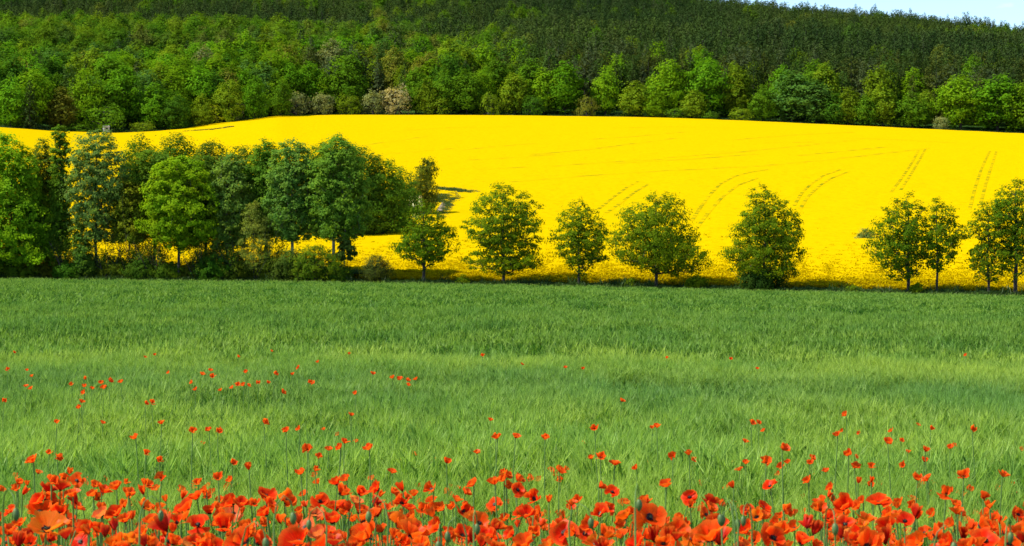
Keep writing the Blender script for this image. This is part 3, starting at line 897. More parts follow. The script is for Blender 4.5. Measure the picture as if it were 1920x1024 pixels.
back(668, 439, [(439, 620, 715), (400, 615, 720), (350, 618, 722), (310, 625, 715), (285, 640, 702), (272, 655, 685)], 'wide dark tree with smooth round top where the grove slopes down', (.060, .130, .016), 66, nclump=360)
back(718, 438, [(438, 680, 755), (410, 672, 762), (370, 675, 764), (335, 685, 756), (308, 695, 742), (292, 706, 728)], 'fresh green dense tree on the right slope of the grove', (.080, .160, .014), 67)
back(752, 430, [(434, 722, 782), (410, 716, 790), (375, 720, 788), (345, 728, 776), (322, 738, 766), (310, 746, 758)], 'bright mid green tree low on the right slope of the grove', (.070, .155, .016), 68, nclump=240)
back(788, 400, [(404, 762, 815), (380, 756, 822), (355, 760, 820), (332, 768, 806), (318, 776, 796)], 'olive brown tree at the right tip of the grove', (.11, .13, .016), 69, nclump=150, clump_r=.8)
back(801, 372, [(342, 792, 812), (328, 784, 816), (315, 782, 818), (303, 788, 812), (296, 795, 806)], 'small round topped sapling on a thin stem against the yellow field', (.080, .105, .014), 70, nclump=40, clump_r=.7, trunk_r=.1)
back(777, 408, [(406, 766, 790), (390, 760, 792), (376, 764, 788), (366, 772, 782)], 'small bush in white blossom beside the olive brown tree', (.66, .66, .60), 71, nclump=30, clump_r=.5, leaf=.12, bark='deadwood')

# ---- bare stems and undergrowth at the foot of the grove
UG = 'undergrowth shrubs at the foot of the grove'
ul = [(-20, 6, 3.2), (40, 6, 2.6), (95, 5, 2.2), (135, 4, 1.6), (185, 3.5, 1.7), (228, 4.2, 1.9), (270, 4.4, 2.0), (315, 4.0, 1.7), (362, 3.8, 1.6), (405, 4.4, 2.4), (445, 4.6, 2.0), (500, 4.2, 2.1), (628, 3.4, 1.8)]
ulab = ['dark undergrowth bush under the big bright tree at the left edge', 'broad shaded bush below the big bright tree', 'low dark bush at the foot of the ivy column', 'small shaded bush just right of the ivy column foot',
        'low bush under the bluish poplar', 'dark bush below the olive yellow tree', 'shaded bush between olive tree and bright maple', 'low bush at the left foot of the bright maple', 'low bush at the right foot of the bright maple',
        'taller dark bush between maple and birch', 'shaded bush left of the willow bush foot', 'dark low bush right of the willow bush', 'small bush at the right end of the grove foot']
for i, ((px, w, h), lab) in enumerate(zip(ul, ulab)):
    shrub(px, 2.4 + (i % 3) * .8, w * 1.15, h * 1.25, lab, (.060 + .025 * (i % 3), .12 + .03 * (i % 2), .012), 400 + i, 'undergrowth_bush', UG, dens=.8)
for i, (px, lab) in enumerate([(130, 'leaning bare stemmed bush against yellow beside the ivy column'), (205, 'thicket of thin bare stems under the bluish poplar'), (255, 'thicket of bare upright stems under the olive yellow tree'),
                             (290, 'bare branching stems left of the maple trunk'), (375, 'forked bare stems right of the maple trunk'), (395, 'dark twiggy thicket below the first birch'),
                             (440, 'fan of bare twigs left of the willow bush'), (505, 'thin bare stems right of the willow bush')]):
    rs = np.random.default_rng(500 + i); tb = MB()
    Vl = []; 
    for k in range(15):
        a = rs.uniform(0, 6.28); e = rs.uniform(.4, 2.4); h = rs.uniform(2.6, 4.6)
        p0 = np.array([rs.normal(0, .35), rs.normal(0, .3), -.1]); p2 = p0 + np.array([math.cos(a) * e, math.sin(a) * e * .6, h]); p1 = (p0 + p2) / 2 + rs.normal(0, .18, 3)
        tb.tube([p0, p1, p2], [.055, .04, .018], 4)
        for q in range(5):
            t = rs.uniform(.3, .95); s = p0 + (p2 - p0) * t; d_ = np.array([rs.normal(0, .7), rs.normal(0, .5), rs.uniform(.4, 1.2)])
            tb.tube([s, s + d_ * .5 + rs.normal(0, .06, 3), s + d_], [.022, .015, .007], 3)
            Vl.append(s + d_)
    Vl = np.array(Vl); P = np.repeat(Vl, 30, 0) + rs.normal(0, .24, (len(Vl) * 30, 3))
    n = len(P); Nn = rs.normal(size=(n, 3)); T = np.cross(Nn, rs.normal(size=(n, 3))); T /= np.linalg.norm(T, axis=1)[:, None]; B = np.cross(T, Nn); B /= np.linalg.norm(B, axis=1)[:, None]
    s = .09
    V = np.stack([P - T * s, P - B * s * .6, P + T * s, P + B * s * .6], 1).reshape(-1, 3)
    place_tree('thicket_shrub', lab, 'shrub', 'bare stemmed thickets under the grove', px, 2.2 + .5 * (i % 3), (V, np.arange(n * 4).reshape(-1, 4), tb), (.085, .14, .014))
# ------------------------------------------------------------------ label helper
ORD = ['leftmost', 'second from left', 'third from left', 'fourth from left', 'fifth from left', 'sixth from left', 'seventh from left', 'eighth from left', 'ninth from left', 'tenth from left']
def uniq_labels(items):
    """items: list of (object, x, base label); the label gets an ordinal only where several share the base"""
    by = {}
    for o, x, b in items: by.setdefault(b, []).append((x, o))
    for b, l in by.items():
        l.sort(key=lambda t: t[0])
        for k, (x, o) in enumerate(l):
            o['label'] = b if len(l) == 1 else (b + ', ' + (ORD[k] if k < len(ORD) else '%dth from left' % (k + 1)))

# ------------------------------------------------------------------ forest
def f_broad(seed, h, w, leaf=.42, nc=90, lp=54, low=.06, r=1.8):
    pr = [(h * low, w * .38, w * .34), (h * .3, w * .52, w * .5), (h * .55, w * .5, w * .52), (h * .78, w * .40, w * .38), (h * .93, w * .22, w * .24), (h, w * .08, w * .08)]
    V, Q, tb = clump_tree(pr, nc, r, lp, leaf, seed, trunk_r=.28, flat=.75, mind=r * .8, shell=.38, depth=1.0, thin=.04)
    return V, Q, tb
def merged(V, Q, tb, m1, m2, name):
    tv = np.concatenate(tb.V); tq = np.concatenate(tb.Q)
    return new_mesh(name, np.concatenate([V, tv]), np.concatenate([Q, tq + len(V)]), mats=[m1, m2], midx=[0] * len(Q) + [1] * len(tq))
def f_conifer(seed, h, w, pine=False):
    rs = np.random.default_rng(seed)
    tb = MB(); tb.tube([[0, 0, -.5], [0, 0, h * .5], [0, 0, h * .93]], [.24, .15, .03], 5)
    P = []; Nn = []; S = []
    nw = 20
    for i in range(nw):
        t = i / (nw - 1); z = h * (.14 + .85 * t)
        rr = w / 2 * ((1 - t) ** .62 + .12) if not pine else w / 2 * (math.sin(math.pi * min(1, .18 + .80 * t)) ** .7 * (.95 if t > .3 else .5) + .5)
        nb = 6 if t < .8 else 4
        a0 = rs.uniform(0, 6.28)
        for b in range(nb):
            a = a0 + b * 6.28 / nb + rs.normal(0, .2); rl = rr * rs.uniform(.7, 1.15)
            m_ = max(4, int(15 * rl / (w / 2)) + 4)
            s = rs.uniform(.25, 1, m_) ** .7
            x = np.cos(a) * rl * s; y = np.sin(a) * rl * s
            zz = z - (.35 if not pine else -.1) * rl * s + rs.normal(0, .18, m_)
            P.append(np.stack([x, y, zz], 1) + rs.normal(0, .22, (m_, 3)))
            Nn.append(np.stack([np.cos(a) * np.ones(m_) * .6, np.sin(a) * np.ones(m_) * .6, np.ones(m_)], 1) + rs.normal(0, .45, (m_, 3)))
            S.append(np.full(m_, .50) * (1.05 - .35 * t))
    P = np.concatenate(P); Nn = np.concatenate(Nn); Nn /= np.linalg.norm(Nn, axis=1)[:, None]; S = np.concatenate(S)[:, None]
    T = np.cross(Nn, rs.normal(size=Nn.shape)); T /= np.linalg.norm(T, axis=1)[:, None]; B = np.cross(Nn, T)
    V = np.stack([P - T * S, P - B * S * .5, P + T * S, P + B * S * .5], 1).reshape(-1, 3)
    return V, np.arange(len(P) * 4).reshape(-1, 4), tb
bspec = [(101, 17, 10), (102, 18.5, 9), (103, 16, 11.5), (104, 19, 10.5), (105, 15, 8.5), (106, 17.5, 12), (107, 18, 7.5)]
BR = [f_broad(*s) for s in bspec]
SH = [f_broad(111, 6.5, 9, .30, 60, 26, .02, 1.1), f_broad(112, 8, 8, .30, 60, 26, .02, 1.1), f_broad(113, 5, 8, .28, 50, 24, .02, 1.0)]
CO = [f_conifer(121, 20, 8.0), f_conifer(122, 21.5, 8.6), f_conifer(123, 18, 7.4), f_conifer(124, 19, 8.5, True), f_conifer(125, 20, 8, True)]
def pair_mesh(d, leafm, nm):
    return (crown_mesh(d[0], d[1], M[leafm], nm + '_crown'), d[2].mesh(nm + '_trunk', M['bark'], True))
BRM = [pair_mesh(d, 'forest_leaf', 'forest_tree') for d in BR]
SHM = [pair_mesh(d, 'forest_leaf', 'forest_shrub') for d in SH]
COM = [pair_mesh(d, 'needle', 'conifer') for d in CO]
PAL = {'bright green': (.075, .175, .007), 'fresh green': (.100, .185, .006), 'olive green': (.105, .160, .008), 'dark green': (.040, .100, .008), 'mid green': (.065, .135, .007),
       'brownish': (.115, .125, .016), 'blue green': (.060, .130, .022), 'yellow green': (.170, .205, .008), 'greyish': (.155, .175, .060), 'pinkish grey': (.22, .195, .09)}
CPAL = {'dark': (.026, .045, .010), 'olive dark': (.046, .060, .011), 'grey green': (.044, .062, .024), 'mid green': (.036, .070, .012)}
items = []
def f_tree(kind, px, Y, meshes, k, col, cname, s, rz, name, cat, group, sz=1.0):
    X = float(P_of(px, Y)); Z = float(gz(px, Y))
    root = bpy.data.objects.new(name, None); scene.collection.objects.link(root)
    root.location = (X, Y, Z - .1); root.scale = (s, s, s * sz); root.rotation_euler = (0, 0, rz)
    tag(root, None, cat, group)
    v = rng.uniform(.9, 1.25) * (1.36 if kind == 'b' else 1.25)
    link('crown', meshes[k][0], root, col=(col[0] * v, col[1] * v, col[2] * v, 1)); link('trunk', meshes[k][1], root)
    return root
LM = [(-999, 60, 'above the left side tree'), (60, 160, 'left of the hide'), (160, 240, 'behind the hide'), (240, 300, 'right of the hide'), (300, 400, 'above the bright maple'), (400, 520, 'above the birches'),
      (520, 690, 'above the grove end'), (690, 830, 'above the grove slope'), (830, 910, 'left of the second row tree'), (910, 1010, 'above the second row tree'), (1010, 1150, 'above the slim third tree'),
      (1150, 1330, 'above the widest row tree'), (1330, 1540, 'above the lone ragged tree'), (1540, 1640, 'above the wide gap'), (1640, 1740, 'above the dark round tree'), (1740, 1830, 'above the slender fresh tree'), (1830, 3000, 'near the right edge')]
def lm(px): return next(t for a, b, t in LM if a <= px < b)
def rank_word(dY):
    return 'front rank of wood' if dY < 12 else 'second rank of wood' if dY < 24 else 'third rank of wood' if dY < 36 else 'fourth rank of wood' if dY < 48 else 'upper rank of wood'
# --- the trees of the near slope
occupied = []
EG = 'broadleaf trees along the wood edge'
def spec(px, w, h, cname, dY, shrubby=False, k=None):
    de = float(De(px)); Y = de + dY; s_w = w * Y / F; s_h = h * Y / F
    if shrubby:
        k = (int(px) % 3) if k is None else k; base = [(6.5, 9), (8, 8), (5, 8)][k]; ms = SHM
    else:
        k = (int(px) % 7) if k is None else k; base = bspec[k][1:]; ms = BRM
    s = s_w / base[1]; sz = (s_h / base[0]) / s
    nm, cat = ('edge_shrub', 'shrub') if shrubby else ('forest_tree', 'tree')
    o = f_tree('b', px, Y, ms, k, PAL[cname], cname, s, rng.uniform(0, 6.28), nm, cat, 'shrubs along the wood edge' if shrubby else EG, sz)
    items.append((o, px, '%s %s at the foot of the wood %s' % (cname, 'rounded shrub' if shrubby else 'broadleaf tree', lm(px)) if shrubby else '%s tree, %s %s' % (cname, rank_word(dY), lm(px))))
    occupied.append((px, dY, w))
for a in [(195, 82, 58, 'mid green', 4, True, 1), (268, 50, 26, 'olive green', 1.5, True), (148, 50, 22, 'mid green', 1, True), (388, 64, 48, 'yellow green', 4, True, 1), (438, 46, 46, 'pinkish grey', 3, True, 1), (345, 30, 34, 'mid green', 2, True),
          (556, 60, 50, 'greyish', 3, True, 0), (606, 50, 48, 'greyish', 4, True, 1), (655, 50, 44, 'olive green', 4, True, 1), (742, 62, 62, 'pinkish grey', 5, True, 1), (700, 50, 50, 'greyish', 6, True),
          (1265, 60, 22, 'mid green', 1.5, True), (1765, 34, 32, 'greyish', 2, True, 1), (1330, 40, 20, 'mid green', 1.5, True), (480, 56, 50, 'bright green', 5, True), (820, 50, 40, 'olive green', 4, True), (1390, 50, 30, 'olive green', 2, True),
          (1000, 44, 44, 'dark green', 3, True), (920, 44, 44, 'olive green', 3, True), (1100, 46, 40, 'brownish', 3, True),
          (495, 62, 104, 'blue green', 10, False, 1), (425, 60, 92, 'brownish', 22, False, 0), (115, 56, 84, 'brownish', 6, False, 6), (290, 66, 92, 'bright green', 7, False, 0), (230, 80, 120, 'bright green', 16, False, 3), (165, 72, 105, 'fresh green', 16, False, 2),
          (400, 66, 96, 'dark green', 14, False, 3), (60, 80, 110, 'fresh green', 10, False, 5), (20, 70, 95, 'bright green', 4, False, 2), (330, 50, 66, 'fresh green', 5, False, 4),
          (1252, 74, 108, 'fresh green', 10, False, 5), (1330, 84, 112, 'bright green', 12, False, 5), (1385, 60, 100, 'olive green', 14, False, 3), (1190, 54, 68, 'olive green', 5, False, 4), (1135, 56, 90, 'fresh green', 12, False, 2),
          (1485, 76, 100, 'blue green', 8, False, 1), (1530, 56, 86, 'blue green', 6, False, 6), (1465, 54, 104, 'bright green', 15, False, 0), (1590, 46, 72, 'olive green', 5, False, 4), (1655, 46, 84, 'olive green', 5, False, 6), (1625, 40, 60, 'mid green', 3, False, 4),
          (1710, 70, 66, 'mid green', 6, False, 2), (1800, 90, 104, 'fresh green', 8, False, 5), (1870, 96, 108, 'bright green', 10, False, 3), (1925, 80, 100, 'fresh green', 8, False, 5), (1060, 66, 104, 'bright green', 10, False, 1), (1020, 60, 90, 'fresh green', 12, False, 0),
          (965, 50, 78, 'olive green', 9, False, 4), (1230, 40, 54, 'fresh green', 2, False, 4), (1300, 44, 56, 'olive green', 3, False, 4), (1430, 50, 70, 'mid green', 4, False, 2), (1565, 44, 60, 'dark green', 4, False, 4),
          (875, 60, 88, 'mid green', 8, False, 3), (830, 60, 80, 'mid green', 8, False, 2), (780, 56, 90, 'mid green', 9, False, 0), (650, 60, 92, 'mid green', 12, False, 1), (580, 64, 98, 'bright green', 14, False, 3)]:
    spec(*a)
def is_con(px, Y, nz_):
    dY = Y - De(px)
    if dY < 20: return .03
    if Y < DP + 40:
        if px < 560: return .04
        if px < 930: return .06 + .5 * (nz_ > .55)
        lim = np.interp(px, [930, 1000, 1400, 1900], [.4, .93, .96, .93])
        return lim
    if Y < (1660 if px < 700 else 1560): return .88 if px < 700 else (.55 if px < 1300 and nz_ > .5 else .9)
    if px < 420: return .25
    if px < 900: return .65 - .5 * (nz_ > .6)
    return .92 - .6 * (nz_ > .68)
nb, nco = sum(1 for i in items if i[0].name.startswith('forest')), 0
SW = {'b': [], 'c': []}
cand = []
Y = 0
row = 0
for row in range(0, 130):
    dY0 = 5 + row * 8.0
    px = -330 + (row % 2) * 20
    while px < 2260:
        Y = float(De(px)) + dY0 + rng.uniform(-2.5, 2.5)
        step = (6.8 + (2.0 if dY0 < 40 else 0)) * rng.uniform(.8, 1.2) * F / Y
        px += step
        if Y > DR + 30: continue
        cand.append((px, Y))
BCOL = ['bright green', 'fresh green', 'olive green', 'mid green', 'dark green', 'brownish', 'blue green', 'greyish']
MAXB, MAXC = 296, 296
ncon = 0; nbr = nb
mass_b, mass_c = [], []
for px, Y in sorted(cand, key=lambda t: t[1] - De(t[0])):
    dY = Y - float(De(px))
    if dY < 22 and any(abs(px - a) < w * .36 and abs(dY - d) < 9 for a, d, w in occupied): continue
    X = P_of(px, Y)
    nv = float(vnoise(np.array([X / 55 + 30]), np.array([Y / 90 + 3]), 21)[0])
    con = rng.random() < is_con(px, Y, nv)
    inview = -20 < px < 1940
    rz = rng.uniform(0, 6.28); s = rng.uniform(.82, 1.18)
    if not con: s *= 1.12
    if dY < 14 and not con: s *= .72
    if con:
        k = int(rng.integers(0, 5)) if Y < 1300 else int(rng.choice([0, 1, 3, 3, 4, 4]))
        if inview and ncon < MAXC and Y < DP + 30:
            ncon += 1
            cn = ['dark', 'olive dark', 'grey green', 'mid green'][int(rng.choice(4, p=[.4, .25, .2, .15]))]
            o = f_tree('c', px, Y, COM, k, CPAL[cn], cn, s, rz, 'conifer', 'conifer', 'conifers of the near wood')
            items.append((o, px, '%s %s %s metres deep %s' % (cn, 'spruce' if k < 3 else 'pine', ['few', 'twenty', 'forty', 'sixty', 'eighty', 'hundred', 'hundred twenty', 'hundred forty', 'hundred sixty', 'hundred eighty', 'two hundred', 'two hundred twenty', 'two hundred forty', 'two hundred sixty', 'two hundred eighty', 'three hundred', 'many', 'many', 'many'][min(18, int(dY // 20))], lm(px))))
        else:
            mass_c.append((X, Y, float(gz(px, Y)), rz, s, k))
    else:
        k = int(rng.integers(0, 7))
        if inview and nbr < MAXB and Y < DP + 30:
            nbr += 1
            q = np.array([.22, .22, .2, .18, .10, .04, .03, .01])
            if nv > .62: q = np.array([.1, .38, .34, .1, .02, .04, .01, .01])
            if nv < .35: q = np.array([.15, .05, .1, .3, .28, .04, .07, .01])
            cn = BCOL[int(rng.choice(8, p=q / q.sum()))]
            o = f_tree('b', px, Y, BRM, k, PAL[cn], cn, s, rz, 'forest_tree', 'tree', EG)
            items.append((o, px, '%s tree, %s %s' % (cn, rank_word(dY), lm(px))))
        else:
            mass_b.append((X, Y, float(gz(px, Y)), rz, s * .92, k))
uniq_labels(items)
print('forest', nbr, ncon, 'mass', len(mass_b), len(mass_c))
def mass(name, rows, protos):
    A = np.array(rows); n = len(A)
    z = np.zeros(n)
    gn_scatter(name, A[:, :3], np.stack([z, z, A[:, 3]], 1), np.stack([A[:, 4], A[:, 4], A[:, 4] * np.random.default_rng(5).uniform(.8, 1.15, n)], 1), A[:, 5].astype(int), protos)
mass('far_broadleaf_forest', mass_b, [merged(*d, M['forest_mass'], M['bark'], 'far_tree') for d in BR])
mass('far_conifer_forest', mass_c, [merged(*d, M['conifer_mass'], M['bark'], 'far_conifer') for d in CO])

# forest floor edge: pale dry grass and low scrub in front of the wood
n = 14000
pxv = rng.uniform(-250, 2150, n); Yv = De(pxv) + rng.exponential(3.2, n) - 1.0
sc = rng.uniform(1.4, 3.0, n) * np.where(pxv < 360, 1.3, .9)
gn_scatter('edge_scrub', np.stack([P_of(pxv, Yv), Yv, gz(pxv, Yv)], 1), np.stack([0 * pxv, 0 * pxv, rng.uniform(0, 6.28, n)], 1), np.stack([sc, sc, sc], 1), rng.integers(0, 3, n), vt[:3])

# ------------------------------------------------------------------ wooden hunting hide at the wood edge
m, nt, out = mat_new('weathered_boards')
tcn = N(nt, 'ShaderNodeTexCoord')
nn = noise(nt, 2.5, 4, tcn.outputs['Object'], (6, 6, .5))
c = ramp(nt, nn, [(0.3, (.22, .20, .18)), (0.7, (.52, .49, .46))])
p = N(nt, 'ShaderNodeBsdfPrincipled'); p.inputs['Roughness'].default_value = .9
nt.links.new(c, p.inputs['Base Color']); nt.links.new(p.outputs[0], out.inputs[0])
M['boards'] = m
m, nt, out = mat_new('dark_opening')
p = N(nt, 'ShaderNodeBsdfPrincipled'); p.inputs['Base Color'].default_value = (.02, .02, .02, 1); p.inputs['Roughness'].default_value = .9
nt.links.new(p.outputs[0], out.inputs[0]); M['darkop'] = m
hp = 199; hY = float(De(hp)) - 2
hide = bpy.data.objects.new('hunting_hide', None); scene.collection.objects.link(hide)
hide.location = (P_of(hp, hY), hY, float(gz(hp, hY))); hide.rotation_euler = (0, 0, .45)
tag(hide, 'small weathered grey wooden hunting hide on legs at the wood edge', 'hunting hide')
hb = 1.2
b = MB()
for y in (-.85, .85):
    if y < 0:
        b.box((0, y, hb + .45), (.95, .03, .45)); b.box((0, y, hb + 1.75), (.95, .03, .25)); b.box((-.7, y, hb + 1.2), (.25, .03, .30)); b.box((.7, y, hb + 1.2), (.25, .03, .30))
    else: b.box((0, y, hb + 1.0), (.95, .03, 1.0))
for x in (-.92, .92): b.box((x, 0, hb + 1.0), (.03, .82, 1.0))
b.box((0, 0, hb), (.95, .85, .04))
for k in range(9):
    b.box((-.85 + k * .21, -.895, hb + .45), (.012, .014, .45))
link('cabin', b.mesh('cabin', M['boards']), hide)
b = MB(); r_ = math.radians(12)
b.box((0, 0, hb + 2.12), (1.1, 1.05, .04), [[1, 0, 0], [0, math.cos(r_), -math.sin(r_)], [0, math.sin(r_), math.cos(r_)]])
link('roof', b.mesh('roof', M['boards']), hide)
for x in (-.85, .85):
    for y in (-.78, .78):
        b = MB(); b.tube([[x * 1.12, y * 1.12, -.3], [x, y, hb]], [.07, .06], 6); link('leg', b.mesh('leg', M['boards']), hide)
b = MB(); b.box((0, -.80, hb + 1.2), (.42, .02, .28)); link('window', b.mesh('window', M['darkop']), hide)
b = MB()
for s_ in (-.25, .25): b.tube([[1.6, s_, -.2], [1.0, s_, hb + .1]], [.035, .035], 5)
for k in range(5): t = k / 5 + .1; b.tube([[1.6 - .6 * t, -.25, -.2 + (hb + .3) * t], [1.6 - .6 * t, .25, -.2 + (hb + .3) * t]], [.025, .025], 4)
link('ladder', b.mesh('ladder', M['boards']), hide)

# ------------------------------------------------------------------ grassy hollow and sandy bank beside the grove
m, nt, out = mat_new('bare_earth')
nn = noise(nt, 1.2, 5)
c = ramp(nt, nn, [(0.35, (.16, .11, .04)), (0.7, (.30, .23, .13))])
p = N(nt, 'ShaderNodeBsdfPrincipled'); p.inputs['Roughness'].default_value = 1
nt.links.new(c, p.inputs['Base Color']); nt.links.new(p.outputs[0], out.inputs[0]); M['earth'] = m
path = link('sandy_path', drape('sandy_path', [(824, 396), (828, 389), (834, 380)], .9, M['earth'], .03, 40))
tag(path, kind='structure')
pts = []
for (pl, n_, spread) in (([(815, 354), (840, 355), (862, 358), (884, 360)], 200, 1.4), ([(812, 372), (820, 378), (826, 366), (838, 364)], 170, 2.0), ([(845, 372), (836, 392), (826, 408)], 120, .8), ([(640, 516), (660, 524), (690, 527)], 60, 1.0),
                         ([(400, 228), (450, 222), (520, 216)], 200, 3), ([(350, 246), (400, 243), (440, 237)], 120, 1.5)):
    W = np.array([rape_hit(*q) for q in pl])
    d = np.r_[0, np.cumsum(np.linalg.norm(np.diff(W[:, :2], axis=0), axis=1))]
    s = rng.uniform(0, d[-1], n_)
    pts.append(np.stack([np.interp(s, d, W[:, 0]) + rng.normal(0, spread * .5, n_), np.interp(s, d, W[:, 1]) + rng.normal(0, spread, n_)], 1))
pts = np.concatenate(pts); n = len(pts)
zz = gz(px_of(pts[:, 0], pts[:, 1]), pts[:, 1]) + RH - .15
sc = rng.uniform(.8, 1.5, n)
gn_scatter('hollow_grass', np.stack([pts[:, 0], pts[:, 1], zz], 1), np.stack([0 * sc, 0 * sc, rng.uniform(0, 6.28, n)], 1), np.stack([sc, sc, sc], 1), rng.integers(0, 3, n), vt[:3])
# ------------------------------------------------------------------ poppies
def petal_mat(name):
    m, nt, out = mat_new(name)
    oi = N(nt, 'ShaderNodeObjectInfo')
    at = N(nt, 'ShaderNodeAttribute'); at.attribute_name = 'rad'
    tcn = N(nt, 'ShaderNodeTexCoord')
    at2 = N(nt, 'ShaderNodeAttribute'); at2.attribute_name = 'ang'
    cmb = N(nt, 'ShaderNodeCombineXYZ'); nt.links.new(at2.outputs['Fac'], cmb.inputs[0]); nt.links.new(at.outputs['Fac'], cmb.inputs[1])
    vein = noise(nt, 6.0, 3, cmb.outputs[0], (3.0, .22, 1))
    c = mixrgb(nt, 1, oi.outputs['Color'], ramp(nt, vein, [(.3, (.72, .6, .6)), (.7, (1.15, 1.25, 1.1))]), 'MULTIPLY')
    f = ramp(nt, at.outputs['Fac'], [(.10, (1, 1, 1)), (.32, (0, 0, 0))])
    c = mixrgb(nt, f, c, (.10, .003, .005))
    e = ramp(nt, at.outputs['Fac'], [(.70, (0, 0, 0)), (1.0, (.55, .55, .55))])
    c = mixrgb(nt, e, c, (.95, .17, .02))
    d = N(nt, 'ShaderNodeBsdfDiffuse'); nt.links.new(c, d.inputs[0])
    t = N(nt, 'ShaderNodeBsdfTranslucent'); nt.links.new(mixrgb(nt, 1, c, (1.12, 1.75, 1.0), 'MULTIPLY'), t.inputs[0])
    ms_ = N(nt, 'ShaderNodeMixShader'); ms_.inputs[0].default_value = .52
    nt.links.new(d.outputs[0], ms_.inputs[1]); nt.links.new(t.outputs[0], ms_.inputs[2])
    g = N(nt, 'ShaderNodeBsdfGlossy'); g.inputs['Roughness'].default_value = .38; g.inputs[0].default_value = (1, .85, .8, 1)
    m2 = N(nt, 'ShaderNodeMixShader'); m2.inputs[0].default_value = .004
    nt.links.new(ms_.outputs[0], m2.inputs[1]); nt.links.new(g.outputs[0], m2.inputs[2])
    nt.links.new(m2.outputs[0], out.inputs[0])
    return m
M['petal'] = petal_mat('poppy_petal')
def simple(name, col, rough=.7, trans=0):
    m, nt, out = mat_new(name)
    rgb = N(nt, 'ShaderNodeRGB'); rgb.outputs[0].default_value = (*col, 1)
    nn = noise(nt, 40, 2)
    c = mixrgb(nt, 1, rgb.outputs[0], ramp(nt, nn, [(.3, (.8, .8, .8)), (.7, (1.2, 1.2, 1.2))]), 'MULTIPLY')
    leafy(nt, out, c, trans, .03)
    return m
M['stem'] = simple('poppy_stem', (.14, .24, .05), .7, .25)
M['capsule'] = simple('poppy_capsule', (.035, .045, .018))
M['stamen'] = simple('poppy_stamens', (.010, .007, .014))
M['bud'] = simple('poppy_bud', (.09, .15, .04), .7, .1)

def petal(rs, az, R, phi0, phi1, wide=1.0, inner=False, nr=9, na=11, crumple=1.0):
    """one poppy petal: a fan whose profile bends from slope phi0 at the base to phi1 at the rim (degrees above the flower plane)"""
    ph = rs.uniform(0, 6.28, 4); tiltz = rs.uniform(-6, 8)
    V = []; A = []; G = []
    notch = rs.uniform(-.05, .06)
    for i in range(nr):
        for j in range(na):
            a = -1 + 2 * j / (na - 1)
            s = (i / (nr - 1))
            lim = 1 - .22 * a ** 4 + .035 * math.sin(7 * a + ph[0]) * crumple + .025 * math.sin(15 * a + ph[1]) * crumple - notch * math.exp(-(a * 3) ** 2)
            L_ = s * lim * R
            steps = 6; x = z = 0
            for q in range(steps):
                u = (q + .5) / steps * s
                p_ = math.radians(phi0 + (phi1 + tiltz - phi0) * u ** .9)
                x += math.cos(p_) * L_ / steps; z += math.sin(p_) * L_ / steps
            half = math.radians(62 * wide) * (.55 + .45 * s)
            # ruffles grow to the rim
            ruf = crumple * R * s ** 2 * (.050 * math.sin(5.5 * a + ph[2]) + .028 * math.sin(12 * a + ph[3] + 3 * s) + .012 * math.sin(23 * a + 5 * s))
            th = az + a * half
            xr = max(x, .0)
            # keep width when the petal stands up
            wx = .10 * R * s
            nx_ = -math.sin(math.radians(phi1)); nz_ = math.cos(math.radians(phi1))
            px_ = (xr + wx * .0) + ruf * nx_; pz_ = z + ruf * nz_
            px_ = max(px_, .0)
            tx = -math.sin(az) * math.sin(a) * R * .30 * s; ty = math.cos(az) * math.sin(a) * R * .30 * s
            V.append((px_ * math.cos(th) * (1 if not inner else .95) + tx, px_ * math.sin(th) * (1 if not inner else .95) + ty, pz_ + (.0015 if inner else 0)))
            A.append(s); G.append(a + az)
    Q = [(i * na + j, i * na + j + 1, (i + 1) * na + j + 1, (i + 1) * na + j) for i in range(nr - 1) for j in range(na - 1)]
    return np.array(V), np.array(Q), A, G

def bloom(seed, kind):
    """returns list of 4 petal arrays; R about .04 m"""
    rs = np.random.default_rng(seed); R = .043
    a0 = rs.uniform(0, 6.28)
    prm = {'O': (8, 38, 1.05), 'W': (4, 20, 1.1), 'C': (32, 72, .95), 'S': (18, 55, 1.0), 'B': (55, 98, .9)}[kind]
    out_ = []
    for k in range(4):
        inner = k >= 2
        az = a0 + (k % 2) * math.pi + (math.pi / 2 if inner else 0) + rs.normal(0, .10)
        ph = prm[0] + rs.uniform(-5, 6) + (10 if inner else 0), prm[1] + rs.uniform(-14, 12) + (8 if inner else 0)
        if rs.random() < .22: ph = (ph[0], ph[1] - 40)        # a petal that flops outward
        out_.append(petal(rs, az, R * (rs.uniform(.93, 1.07) if not inner else rs.uniform(.82, .95)), ph[0], ph[1], prm[2], inner, crumple=rs.uniform(.8, 1.7)))
    return out_
def petals_meshes(bl):
    return [new_mesh('petal', V, Q, M['petal'], True, {'rad': A, 'ang': G}) for V, Q, A, G in bl]
def petals_joined(bl, name='petals'):
    n = 0; Vs = []; Qs = []; As = []; Gs = []
    for V, Q, A, G in bl:
        Vs.append(V); Qs.append(Q + n); As += A; Gs += G; n += len(V)
    return new_mesh(name, np.concatenate(Vs), np.concatenate(Qs), M['petal'], True, {'rad': As, 'ang': Gs})
BLO = {}
for kind, cnt in (('O', 6), ('W', 4), ('C', 6), ('S', 6), ('B', 4)):
    BLO[kind] = []
    for i in range(cnt):
        bl = bloom(900 + ord(kind) * 10 + i, kind)
        BLO[kind].append((petals_meshes(bl), petals_joined(bl), bl))
